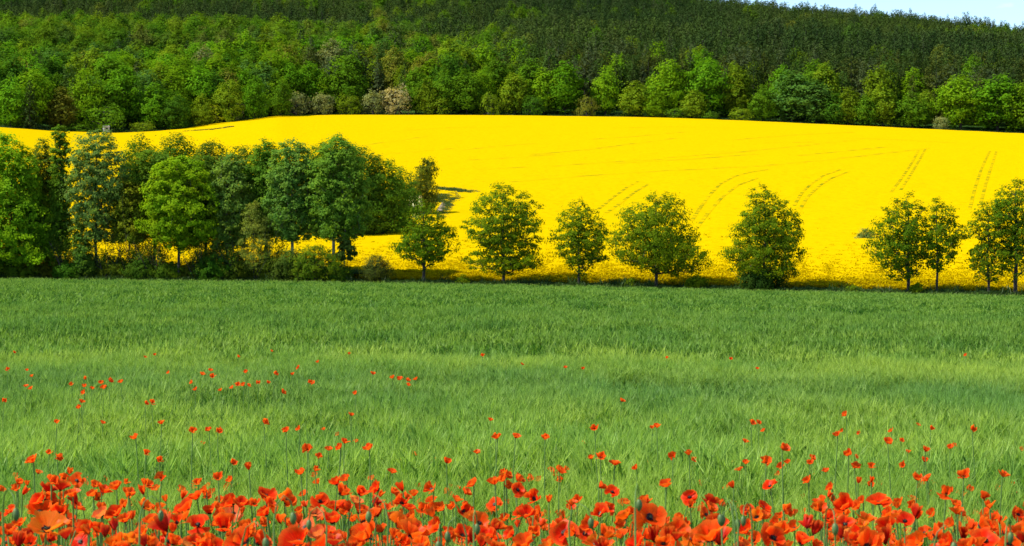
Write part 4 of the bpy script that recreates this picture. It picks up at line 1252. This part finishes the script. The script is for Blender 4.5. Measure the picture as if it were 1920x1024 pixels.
# seed capsule with stamens
def capsule_mesh():
    b = MB(); k = 8
    prof = [(0, .0015), (.003, .0032), (.007, .0038), (.009, .0035), (.0100, .0044), (.0104, .0040), (.0107, .001)]
    b.tube([[0, 0, z] for z, r in prof], [r for z, r in prof], k)
    return b.mesh('capsule', M['capsule'], True)
def stamen_mesh():
    rs = np.random.default_rng(3); b = MB()
    for i in range(46):
        a = rs.uniform(0, 6.28); e = rs.uniform(.3, 1.25); r = rs.uniform(.006, .0125)
        p = np.array([math.cos(a) * math.sin(e), math.sin(a) * math.sin(e), math.cos(e)]) * r
        b.tube([[0, 0, .001], p * .6, p], [.0004, .0004, .0004], 3)
        b.box(p, (.0013, .0009, .0013))
    return b.mesh('stamens', M['stamen'])
CAP, STA = capsule_mesh(), stamen_mesh()
def stem_mesh(seed, bend=.05):
    rs = np.random.default_rng(seed); b = MB()
    n = 9; t = np.linspace(0, 1, n); a = rs.uniform(0, 6.28)
    bx = bend * np.sin(t * math.pi) * math.cos(a); by = bend * np.sin(t * math.pi) * math.sin(a)
    b.tube(np.stack([bx, by, t], 1), np.linspace(.0026, .0016, n), 5)
    # fine hairs
    for i in range(60):
        tt = rs.uniform(.3, .98); an = rs.uniform(0, 6.28)
        p = np.array([np.interp(tt, t, bx), np.interp(tt, t, by), tt]); d = np.array([math.cos(an), math.sin(an), .2]) * .006
        wv = np.array([0, 0, .0005])
        b.add([p - wv, p + d, p + wv], np.zeros((0, 4), int), [(0, 1, 2)])
    # divided leaves low down
    for i in range(4):
        h0 = rs.uniform(.08, .45); an = rs.uniform(0, 6.28); L_ = rs.uniform(.07, .13)
        d = np.array([math.cos(an), math.sin(an), .5]); s_ = np.array([-math.sin(an), math.cos(an), 0])
        p0 = np.array([0, 0, h0])
        b.add([p0 - s_ * .002, p0 + d * L_ - s_ * .001, p0 + d * L_ + s_ * .001, p0 + s_ * .002], [(0, 1, 2, 3)])
        for q in range(5):
            c = p0 + d * L_ * (q + 1) / 6
            for sg in (-1, 1):
                e = c + (s_ * sg * .6 + d * .4) * L_ * .32
                b.add([c - d * .004, e, c + d * .004], np.zeros((0, 4), int), [(0, 1, 2)])
    return b.mesh('stem', M['stem'])
STM = [stem_mesh(s, .03 + .015 * (s % 4)) for s in range(7)]

PC = {'scarlet': (.92, .032, .003), 'orange red': (.92, .070, .004), 'deep red': (.58, .014, .005), 'orange': (.95, .14, .008), 'pale': (.88, .16, .05)}
zoomed = {0: """160,35,50,S,o 82,115,45,C,o 295,185,100,C,r 565,165,65,C,r 370,305,60,C 5,260,40,C 5,360,40,C 150,350,60,C 180,400,80,C 260,420,55,B 320,390,35,C,o 370,385,45,C,o 670,305,70,B 735,390,145,O 510,390,110,C,r 610,370,90,C,r 465,460,120,B 590,435,130,B 845,390,55,C 810,420,60,C 910,430,80,C 995,390,50,C 1000,465,120,C,r 1100,440,115,C 1210,405,60,B 1545,360,75,C,o 1240,500,100,C 1365,485,110,B 1420,430,80,C 1490,460,70,C 145,465,80,C 240,497,100,B 130,535,90,S 15,470,70,C,o 60,490,40,C 210,580,60,C,o 365,565,130,C,r 485,565,150,C,r 600,540,80,C 690,505,110,C 880,510,90,C 945,550,90,C,p 720,570,120,B 880,540,60,C 1085,550,50,C 1190,620,90,B 1255,610,70,C 1395,620,120,C,o 740,640,150,S 100,670,140,S 380,660,260,S 450,810,380,S,o 560,690,150,C 640,760,170,O,o 690,860,100,C 820,835,150,C,r 960,710,170,S,p 1100,680,150,C 1190,750,120,C 1090,820,120,B 90,855,150,C 275,900,130,B 180,960,170,B 770,980,200,W 1100,960,170,C,o 1250,950,150,C,o 940,880,100,C 1440,760,120,C 1560,800,200,B 1500,960,150,O 1610,970,150,O 20,960,80,C 500,940,120,C 1600,700,80,C""",
1: """50,280,40,C,o 60,420,45,C 125,440,35,C 255,400,75,C 210,460,50,B 355,430,60,C 450,350,90,C,o 560,380,70,C 550,455,100,O 685,425,90,O,o 480,420,50,C 605,215,65,C 745,260,75,B 1310,85,60,C 1520,85,55,C 1615,65,60,C,o 1240,305,80,C 1395,280,60,B 1380,340,60,C 1400,400,70,C 1575,390,120,C,r 1620,480,60,C 120,535,90,B 230,530,120,C,r 310,480,90,C,o 390,500,70,C,o 125,650,250,S,r 550,590,160,C 680,600,130,C 800,600,90,C 460,640,100,C 370,670,120,C 260,810,220,O,r 930,520,200,S,r 960,600,120,C 1120,570,150,C 1260,520,70,C 1500,490,50,C 1440,590,180,O,r 1570,620,150,C,r 890,680,140,C 600,710,180,W,p 520,810,200,C 650,920,240,C 730,820,150,C 880,950,180,C,r 1040,760,110,B 1130,800,90,B 1290,840,200,W,p 1200,940,230,C 1420,990,180,C 1400,890,150,C,p 1550,750,150,C 1520,860,130,C 1380,700,120,C,p 60,760,120,C 20,850,100,B 40,960,140,C 180,980,130,C,p 300,960,120,C,o 400,950,120,C 450,1000,150,C 900,800,90,C 1600,930,120,B 1230,680,80,C 1020,650,50,B""",
2: """35,15,60,B 140,10,45,C 255,70,80,C,r 190,150,40,C 540,200,50,C 705,135,50,C 888,190,40,C,o 1020,200,75,C 1305,195,45,C,o 70,285,45,C,o 165,350,50,C,o 285,365,60,C,o 495,300,65,C,r 1040,355,45,C 1240,420,90,C 1115,460,60,C 1210,500,80,C,o 1330,525,90,O,o 1460,385,110,C 1540,370,90,C,o 1545,305,60,C 1605,340,80,C 1610,440,90,C,r 1630,290,40,B 30,370,80,C 30,480,150,C 200,500,120,C,r 315,460,120,C 570,455,110,B 510,490,80,C 695,510,85,C 640,540,80,C 850,460,120,C,o 580,590,130,C 510,620,80,C 785,600,110,O 870,570,80,C 900,640,120,C 330,590,130,B 140,580,150,S,p 60,640,110,B 200,660,150,C 350,690,130,B 430,640,90,C 655,650,130,S,r 660,730,110,C 1055,640,85,C,o 1075,695,50,C 1195,665,125,C,r 1470,620,150,O 1600,600,60,B 220,760,150,C,o 200,890,220,C 370,850,110,C 30,930,80,B 150,1000,120,C 360,1010,100,C 700,860,220,C,o 580,800,160,C,o 880,820,170,C 800,880,120,C,r 1170,900,240,S 1030,900,120,C 1330,800,200,O,o 1560,750,90,C,r 1540,820,110,C,o 1390,900,150,C 1480,920,120,C 750,990,180,C,o 950,980,120,C,o 1500,1000,160,C,o 1610,940,60,C 1620,780,60,B 1270,740,120,C,o""",
3: """755,165,55,C,o 850,155,80,C 990,215,80,C 980,265,50,C 1540,155,65,C 1305,225,50,C 1390,225,45,C 20,290,45,C 380,290,55,C 410,330,55,C 480,295,80,C,o 520,285,55,C 385,385,45,C,o 455,385,65,C,o 490,500,35,C,o 1255,325,40,C 1255,437,55,C 1475,415,100,C,o 165,370,65,C 250,380,60,C,o 75,370,90,C 60,480,150,O,r 200,550,140,C,r 1620,560,60,C 870,440,90,C,o 965,500,130,O,r 1080,595,110,S 1245,590,110,O 1260,560,80,C,o 570,650,120,S,r 480,645,60,C 485,730,80,C,o 830,690,130,C 930,660,130,O,r 1070,715,130,C 1150,690,100,C 1020,795,100,C,o 885,780,60,C 60,690,130,C,r 140,700,150,C 230,680,100,C 20,790,30,B 320,840,90,C,r 500,890,260,O,r 720,810,150,C,o 700,900,180,O 920,880,170,C,o 1330,740,330,O 1570,890,270,O 1360,910,180,B 1030,910,100,B 1105,875,70,B 1250,900,110,C,r 100,960,200,C,o 1170,980,180,C 900,990,150,C,o 360,970,120,C 780,980,140,C,o 1450,980,140,C 1200,800,100,C,r""",
4: """55,125,60,B 470,60,35,C,p 605,10,50,C 980,70,90,C,r 800,205,85,C 485,235,70,O 940,250,70,C 535,350,80,O 910,325,55,C 830,430,145,S 330,400,50,C 420,460,60,C,p 460,300,25,C 1250,170,55,C,o 1585,130,80,C 1370,290,60,C 1510,265,35,C 1190,385,80,C 1250,345,50,C 1405,455,80,C 1635,400,40,C 1635,230,40,C 1165,545,55,C,o 65,550,150,O,r 80,620,90,C 265,590,120,B 290,650,110,C,o 230,720,140,O 350,650,60,C 180,640,70,C 350,790,220,S,r 240,880,250,C 340,920,200,B 80,950,190,O,o 20,800,90,C 620,670,130,O 790,640,150,S 700,720,130,C,o 790,720,110,C,o 540,635,60,C 580,850,150,C,r 690,860,70,C,o 895,780,100,C 985,790,110,O,o 1060,830,120,C,o 880,940,290,O,r 1160,950,160,C 950,860,150,C 1410,530,70,B 1440,560,80,C,p 1315,585,105,C,r 1320,655,110,C 1150,690,70,C,o 1200,790,150,B 1280,850,150,B 1400,740,120,C 1400,820,100,C 1540,620,190,C,r 1560,810,210,O,r 1600,930,140,C,p 1530,700,140,C,o 1290,1000,130,C 600,1010,170,C,o 1620,600,70,C 1570,540,60,C,o""",
5: """340,15,75,C 700,90,70,C,p 20,245,80,C 175,250,70,C 470,240,60,C,o 1055,330,105,C 1455,325,85,C 1635,325,40,C 45,395,90,O,o 165,430,65,C 240,425,90,O,r 375,445,50,C,o 615,360,90,C,r 690,370,80,C,o 640,440,60,C 760,435,85,O 895,500,110,C 1370,465,85,O,r 1170,490,55,C,o 1265,530,90,C 1530,420,50,C 1530,500,75,O 975,500,60,C 575,560,70,C,o 65,580,90,C 20,620,80,B 240,580,210,S,r 425,600,90,C,r 400,715,60,C 605,690,140,B 500,765,170,S,r 800,660,55,C 1160,745,60,C 1080,760,80,C,p 1590,720,140,O,r 1620,570,50,C,p 1600,840,160,C,o 320,700,120,C,o 130,740,150,C,o 90,800,120,C,o 320,820,180,C,r 150,970,250,C,o 300,920,200,B 400,960,100,C,o 600,970,180,C,o 500,980,90,C,o 830,890,160,C 760,940,90,B 880,970,170,C 1060,890,180,B 1080,990,150,C,o 1260,960,260,O,r 1280,810,180,C,o 1500,1000,220,W,o 950,860,80,C 1400,900,90,B 30,870,120,C,r 20,740,60,B"""}
PO = []
for seg, txt in zoomed.items():
    for tkn in txt.split():
        q = tkn.split(',')
        PO.append((seg * 320 + float(q[0]) / 5.12, 824 + float(q[1]) / 5.12, float(q[2]) / 5.12, q[3], q[4] if len(q) > 4 else ''))
up6 = "54,280 28,343 100,346 118,368 95,405 113,414 267,399 319,378 316,405 346,414 379,392 416,385 452,389 388,410 310,430 16,461 308,463 294,485 550,470 572,466 545,297 580,288 630,355 603,541 715,392 730,417 790,346 797,368 760,360 920,353 895,296 890,400 910,401 935,404 868,411 825,420 968,393 1006,393 1035,360 1096,360 1115,336 1065,428 1165,391 1190,315 1310,284 1400,358 1470,372 1499,378 1531,383 1557,379 1533,401 1330,433 1318,512 1807,290 1020,275 780,569 820,573 724,573 997,541 1069,570 502,596 1151,642 1233,640 1272,633 1840,531 1860,593"
up8 = "503,18 57,145 128,143 230,148 403,115 625,108 964,97 1257,136 1286,68 1741,120"
for t_ in up6.split():
    x, y = map(float, t_.split(',')); y = 520 + y / 2
    PO.append((x / 2, y, float(np.interp(y, [655, 700, 730, 790, 840], [5, 8, 9, 11, 13])) * random.uniform(.8, 1.2), 'C', random.choice(['', 'o', 'r'])))
for t_ in up8.split():
    x, y = map(float, t_.split(',')); x = 900 + x / 1.882; y = 740 + y / 1.882
    PO.append((x, y, float(np.interp(y, [740, 840], [9, 15])), 'C', ''))
for x, y in ((1060, 688), (980, 682), (1250, 670), (1420, 690), (905, 665), (1810, 665), (1093, 690), (1370, 672)):
    PO.append((x, y, 6, 'C', 'o'))
for k_ in range(450):
    y_ = 890 + 138 * random.random() ** .8; x_ = random.uniform(-10, 1930)
    if 1380 < x_ < 1560 and y_ < 960: continue
    if y_ < 930 and random.random() < .5: continue
    PO.append((x_, y_, float(np.interp(y_, [900, 1024], [13, 19])) * random.uniform(.7, 1.1), random.choice('CCSSOB'), random.choice(['', 'o', 'r', 'o'])))
for k_ in range(430):
    y_ = random.uniform(945, 1046); x_ = random.uniform(-20, 1940)
    if random.random() < .35 * (1020 < x_ < 1500 and y_ < 990): continue
    PO.append((x_, y_, float(np.interp(y_, [945, 1046], [17, 27])) * random.uniform(.8, 1.15), random.choice('CSSOOCBS'), random.choice(['', 'o', 'r', 'o', 'r'])))
for k_ in range(45):
    y_ = random.uniform(785, 880); x_ = random.uniform(0, 1920)
    if random.random() < .5 and x_ < 1000: continue
    PO.append((x_, y_, float(np.interp(y_, [785, 880], [9, 13])) * random.uniform(.7, 1.1), 'C', random.choice(['', 'o'])))
print('poppies listed', len(PO))

def head_rel(Y): return float(Hprof(Y))
for k_ in range(260):
    y_ = random.uniform(900, 1046); x_ = random.choice([random.uniform(-900, -20), random.uniform(1940, 2820)])
    PO.append((x_, y_, float(np.interp(y_, [900, 1046], [11, 17])), random.choice('CSSOB'), random.choice(['', 'o'])))
res = []
DIA = {}
for kd_, l_ in BLO.items():
    e_ = []
    for q_ in l_:
        P_ = np.concatenate([b_[0] for b_ in q_[2]]); ex = P_.max(0) - P_.min(0)
        wd_ = (ex[0] + ex[1]) / 2
        e_.append(wd_ if kd_ in 'OWS' else (wd_ * .6 + ex[2] * .4))
    DIA[kd_] = float(np.mean(e_)) * .93
print('bloom sizes', DIA)
for (x, y, w, kd, cc) in PO:
    # distance from apparent size and from height above the crop, whichever keeps the stem sensible
    dia = DIA[kd]
    Y = F * dia / w
    Y = min(max(Y, 3.3), 60)
    best = None
    for f in np.linspace(.6, 1.6, 60):
        Yt = Y * f
        z = -(y - YH) * Yt / F
        st = z - float(ground_rel(x, Yt))
        mn = .64 if Yt < 6 else .80
        pen = abs(math.log(f)) * .5 + max(0, mn - st) * 6 + max(0, st - .97) * 4
        if Yt < 3.1: pen += 5
        if best is None or pen < best[0]: best = (pen, Yt, z, st)
    _, Yt, z, st = best
    s = w / (F * dia / Yt)
    s = min(max(s, .62), 1.45)
    res.append((x, y, w, kd, cc, Yt, z, st, s))
order = sorted(range(len(res)), key=lambda i: -res[i][2])
keepN = set(order[:298])
LMP = [(-99, 100, 'below the left side tree'), (100, 235, 'below the poplar'), (235, 400, 'below the bright maple'), (400, 530, 'below the willow bush'), (530, 670, 'below the broad bright bush'), (670, 745, 'below the round olive bush'),
       (745, 860, 'below the first row tree'), (860, 1028, 'below the second row tree'), (1028, 1143, 'below the slim tree'), (1143, 1335, 'below the widest row tree'), (1335, 1380, 'just left of the lone ragged tree'), (1380, 1515, 'below the lone ragged tree'),
       (1515, 1620, 'below the wide gap'), (1620, 1740, 'below the dark round tree'), (1740, 1815, 'below the slender fresh tree'), (1815, 2100, 'near the right edge')]
def lmp(px): return next(t for a, b, t in LMP if a <= px < b)
FORM = {'O': 'open bowl', 'W': 'wide flat', 'C': 'cupped', 'S': 'half open', 'B': 'closed'}
pit = []
far = []
rp_ = random.Random(5)
for i, (x, y, w, kd, cc, Yt, z, st, s) in enumerate(res):
    X = float(P_of(x, Yt)); g0 = gxy(X, Yt); Zh = z + HC
    cname = {'': 'scarlet', 'o': 'orange red', 'r': 'scarlet', 'p': 'pale'}[cc]
    if cc == '' and rp_.random() < .3: cname = 'orange red'
    if cc == 'o' and rp_.random() < .2: cname = 'orange'
    if kd == 'B': cname = 'deep red'
    col = PC[cname]
    if kd in 'OW': tilt = math.radians(rp_.uniform(42, 66)); azt = -math.pi / 2 + rp_.uniform(-.5, .5)
    elif kd == 'S': tilt = math.radians(rp_.uniform(20, 42)); azt = -math.pi / 2 + rp_.uniform(-1.1, 1.1)
    elif kd == 'C': tilt = math.radians(rp_.uniform(15, 62)); azt = -math.pi / 2 + rp_.uniform(-1.5, 1.5)
    else: tilt = math.radians(rp_.uniform(5, 35)); azt = rp_.uniform(0, 6.28)
    axis = Vector((math.sin(tilt) * math.cos(azt), math.sin(tilt) * math.sin(azt), math.cos(tilt)))
    qr = axis.to_track_quat('Z', 'Y') @ Euler((0, 0, rp_.uniform(0, 6.28))).to_quaternion()
    # listed point is the middle of the bloom: step back along the axis to its base
    off = {'O': .010, 'W': .006, 'S': .018, 'C': .024, 'B': .022}[kd] * s
    c = Vector((X, Yt, Zh)); base = c - axis * off
    dx, dy = rp_.uniform(-.09, .09), rp_.uniform(-.03, .06)
    vi = rp_.randrange(len(BLO[kd]))
    if i not in keepN:
        far.append((base, qr, s, kd, vi, col, (dx, dy), g0)); continue
    root = bpy.data.objects.new('poppy', None); scene.collection.objects.link(root)
    root.location = (base.x + dx, base.y + dy, g0); root.empty_display_size = .05
    tag(root, None, 'poppy', 'red poppies in the foreground')
    hl = Vector((-dx, -dy, base.z - g0))
    # stem: unit stem leant and stretched to the bloom
    so = link('stem', STM[rp_.randrange(7)], root)
    h = hl.length
    so.rotation_mode = 'QUATERNION'
    so.rotation_quaternion = hl.to_track_quat('Z', 'Y') @ Euler((0, 0, rp_.uniform(0, 6.28))).to_quaternion()
    so.scale = (1.15 if w > 30 else 1.0, 1.15 if w > 30 else 1.0, h)
    vv = rp_.uniform(.88, 1.08)
    colv = (col[0] * vv, col[1] * vv * rp_.uniform(.8, 1.25), col[2], 1)
    def put(nm, me):
        o = link(nm, me, root, col=colv); o.location = hl; o.rotation_mode = 'QUATERNION'; o.rotation_quaternion = qr; o.scale = (s, s, s)
        return o
    if w >= 20:
        for pm in BLO[kd][vi][0]: put('petal', pm)
    else:
        put('petals', BLO[kd][vi][1])
    if w >= 16 and kd != 'B':
        put('seed_capsule', CAP); put('stamens', STA)
    rank = 'front rows' if Yt < 4.2 else 'second rows' if Yt < 5.6 else 'middle rows' if Yt < 8 else 'sparse back rows'
    pit.append((root, x, '%s %s poppy, %s %s' % (cname, FORM[kd], rank, lmp(x))))
uniq_labels(pit)
# the smallest, farthest poppies: one object
if far:
    Vs = []; Qs = []; Ts = []; A = []; G = []; mi = []; n = 0
    for base, qr, s, kd, vi, col, dd_, g0 in far:
        R3 = np.array(qr.to_matrix())
        for V, Q, a, g in BLO[kd][vi][2]:
            Vs.append(V @ R3.T * s + np.array(base)); Qs.append(Q + n); A += a; G += g; mi += [0] * len(Q); n += len(V)
        tb = MB(); tb.tube([[base.x + dd_[0], base.y + dd_[1], g0], [base.x + dd_[0] * .3, base.y, (g0 + base.z) / 2], base], [.003, .0025, .002], 4)
        V, Q = np.concatenate(tb.V), np.concatenate(tb.Q)
        Vs.append(V); Qs.append(Q + n); A += [.5] * len(V); G += [0] * len(V); mi += [1] * len(Q); n += len(V)
    fo = link('scattered_small_poppies', new_mesh('small_poppies', np.concatenate(Vs), np.concatenate(Qs), mats=[M['petal'], M['stem']], midx=mi, smooth=True, attrs={'rad': A, 'ang': G}), col=(.88, .07, .006, 1))
    tag(fo, kind='stuff')

# nodding buds
def bud_meshes():
    b = MB(); n = 10; t = np.linspace(0, 1, n)
    x = np.where(t > .88, (t - .88) / .12, 0)
    pts = [(0, 0, a) for a in np.linspace(0, .93, 6)] + [(.008, 0, .965), (.022, 0, .978), (.036, 0, .965), (.040, 0, .945)]
    b.tube(pts, [.0018] * 6 + [.0012] * 4, 5)
    st_ = b.mesh('bud_stem', M['stem'], True)
    b = MB(); prof = [(0, .001), (.003, .005), (.009, .0075), (.016, .0075), (.022, .005), (.026, .001)]
    b.tube([[0, 0, -z] for z, r in prof], [r for z, r in prof], 8)
    return st_, b.mesh('bud', M['bud'], True)
BST, BUD = bud_meshes()
bits = []
for (x, y) in [(534, 962), (475, 1010), (893, 988), (918, 986), (1372, 968), (1386, 975), (1414, 966), (1417, 966), (1558, 980), (602, 978), (1740, 1016), (1868, 1002), (720, 960), (828, 1004), (1100, 968), (60, 950), (250, 960), (1200, 940)]:
    Yt = rp_.uniform(3.4, 4.6); X = float(P_of(x, Yt)); g0 = gxy(X, Yt); Zt = -(y - YH) * Yt / F + HC
    h = (Zt - g0) / .945
    root = bpy.data.objects.new('poppy_bud', None); scene.collection.objects.link(root)
    root.location = (X, Yt, g0); root.rotation_euler = (rp_.uniform(-.04, .04), rp_.uniform(-.05, .05), rp_.uniform(0, 6.28))
    tag(root, None, 'flower bud', 'green poppy buds on hooked stems')
    so = link('stem', BST, root); so.scale = (1, 1, h)
    bo = link('bud', BUD, root); bo.location = (.040, 0, .945 * h); bo.scale = (.72, .72, .8)
    bits.append((root, x, 'nodding green poppy bud on a hooked stem %s' % lmp(x)))
uniq_labels(bits)
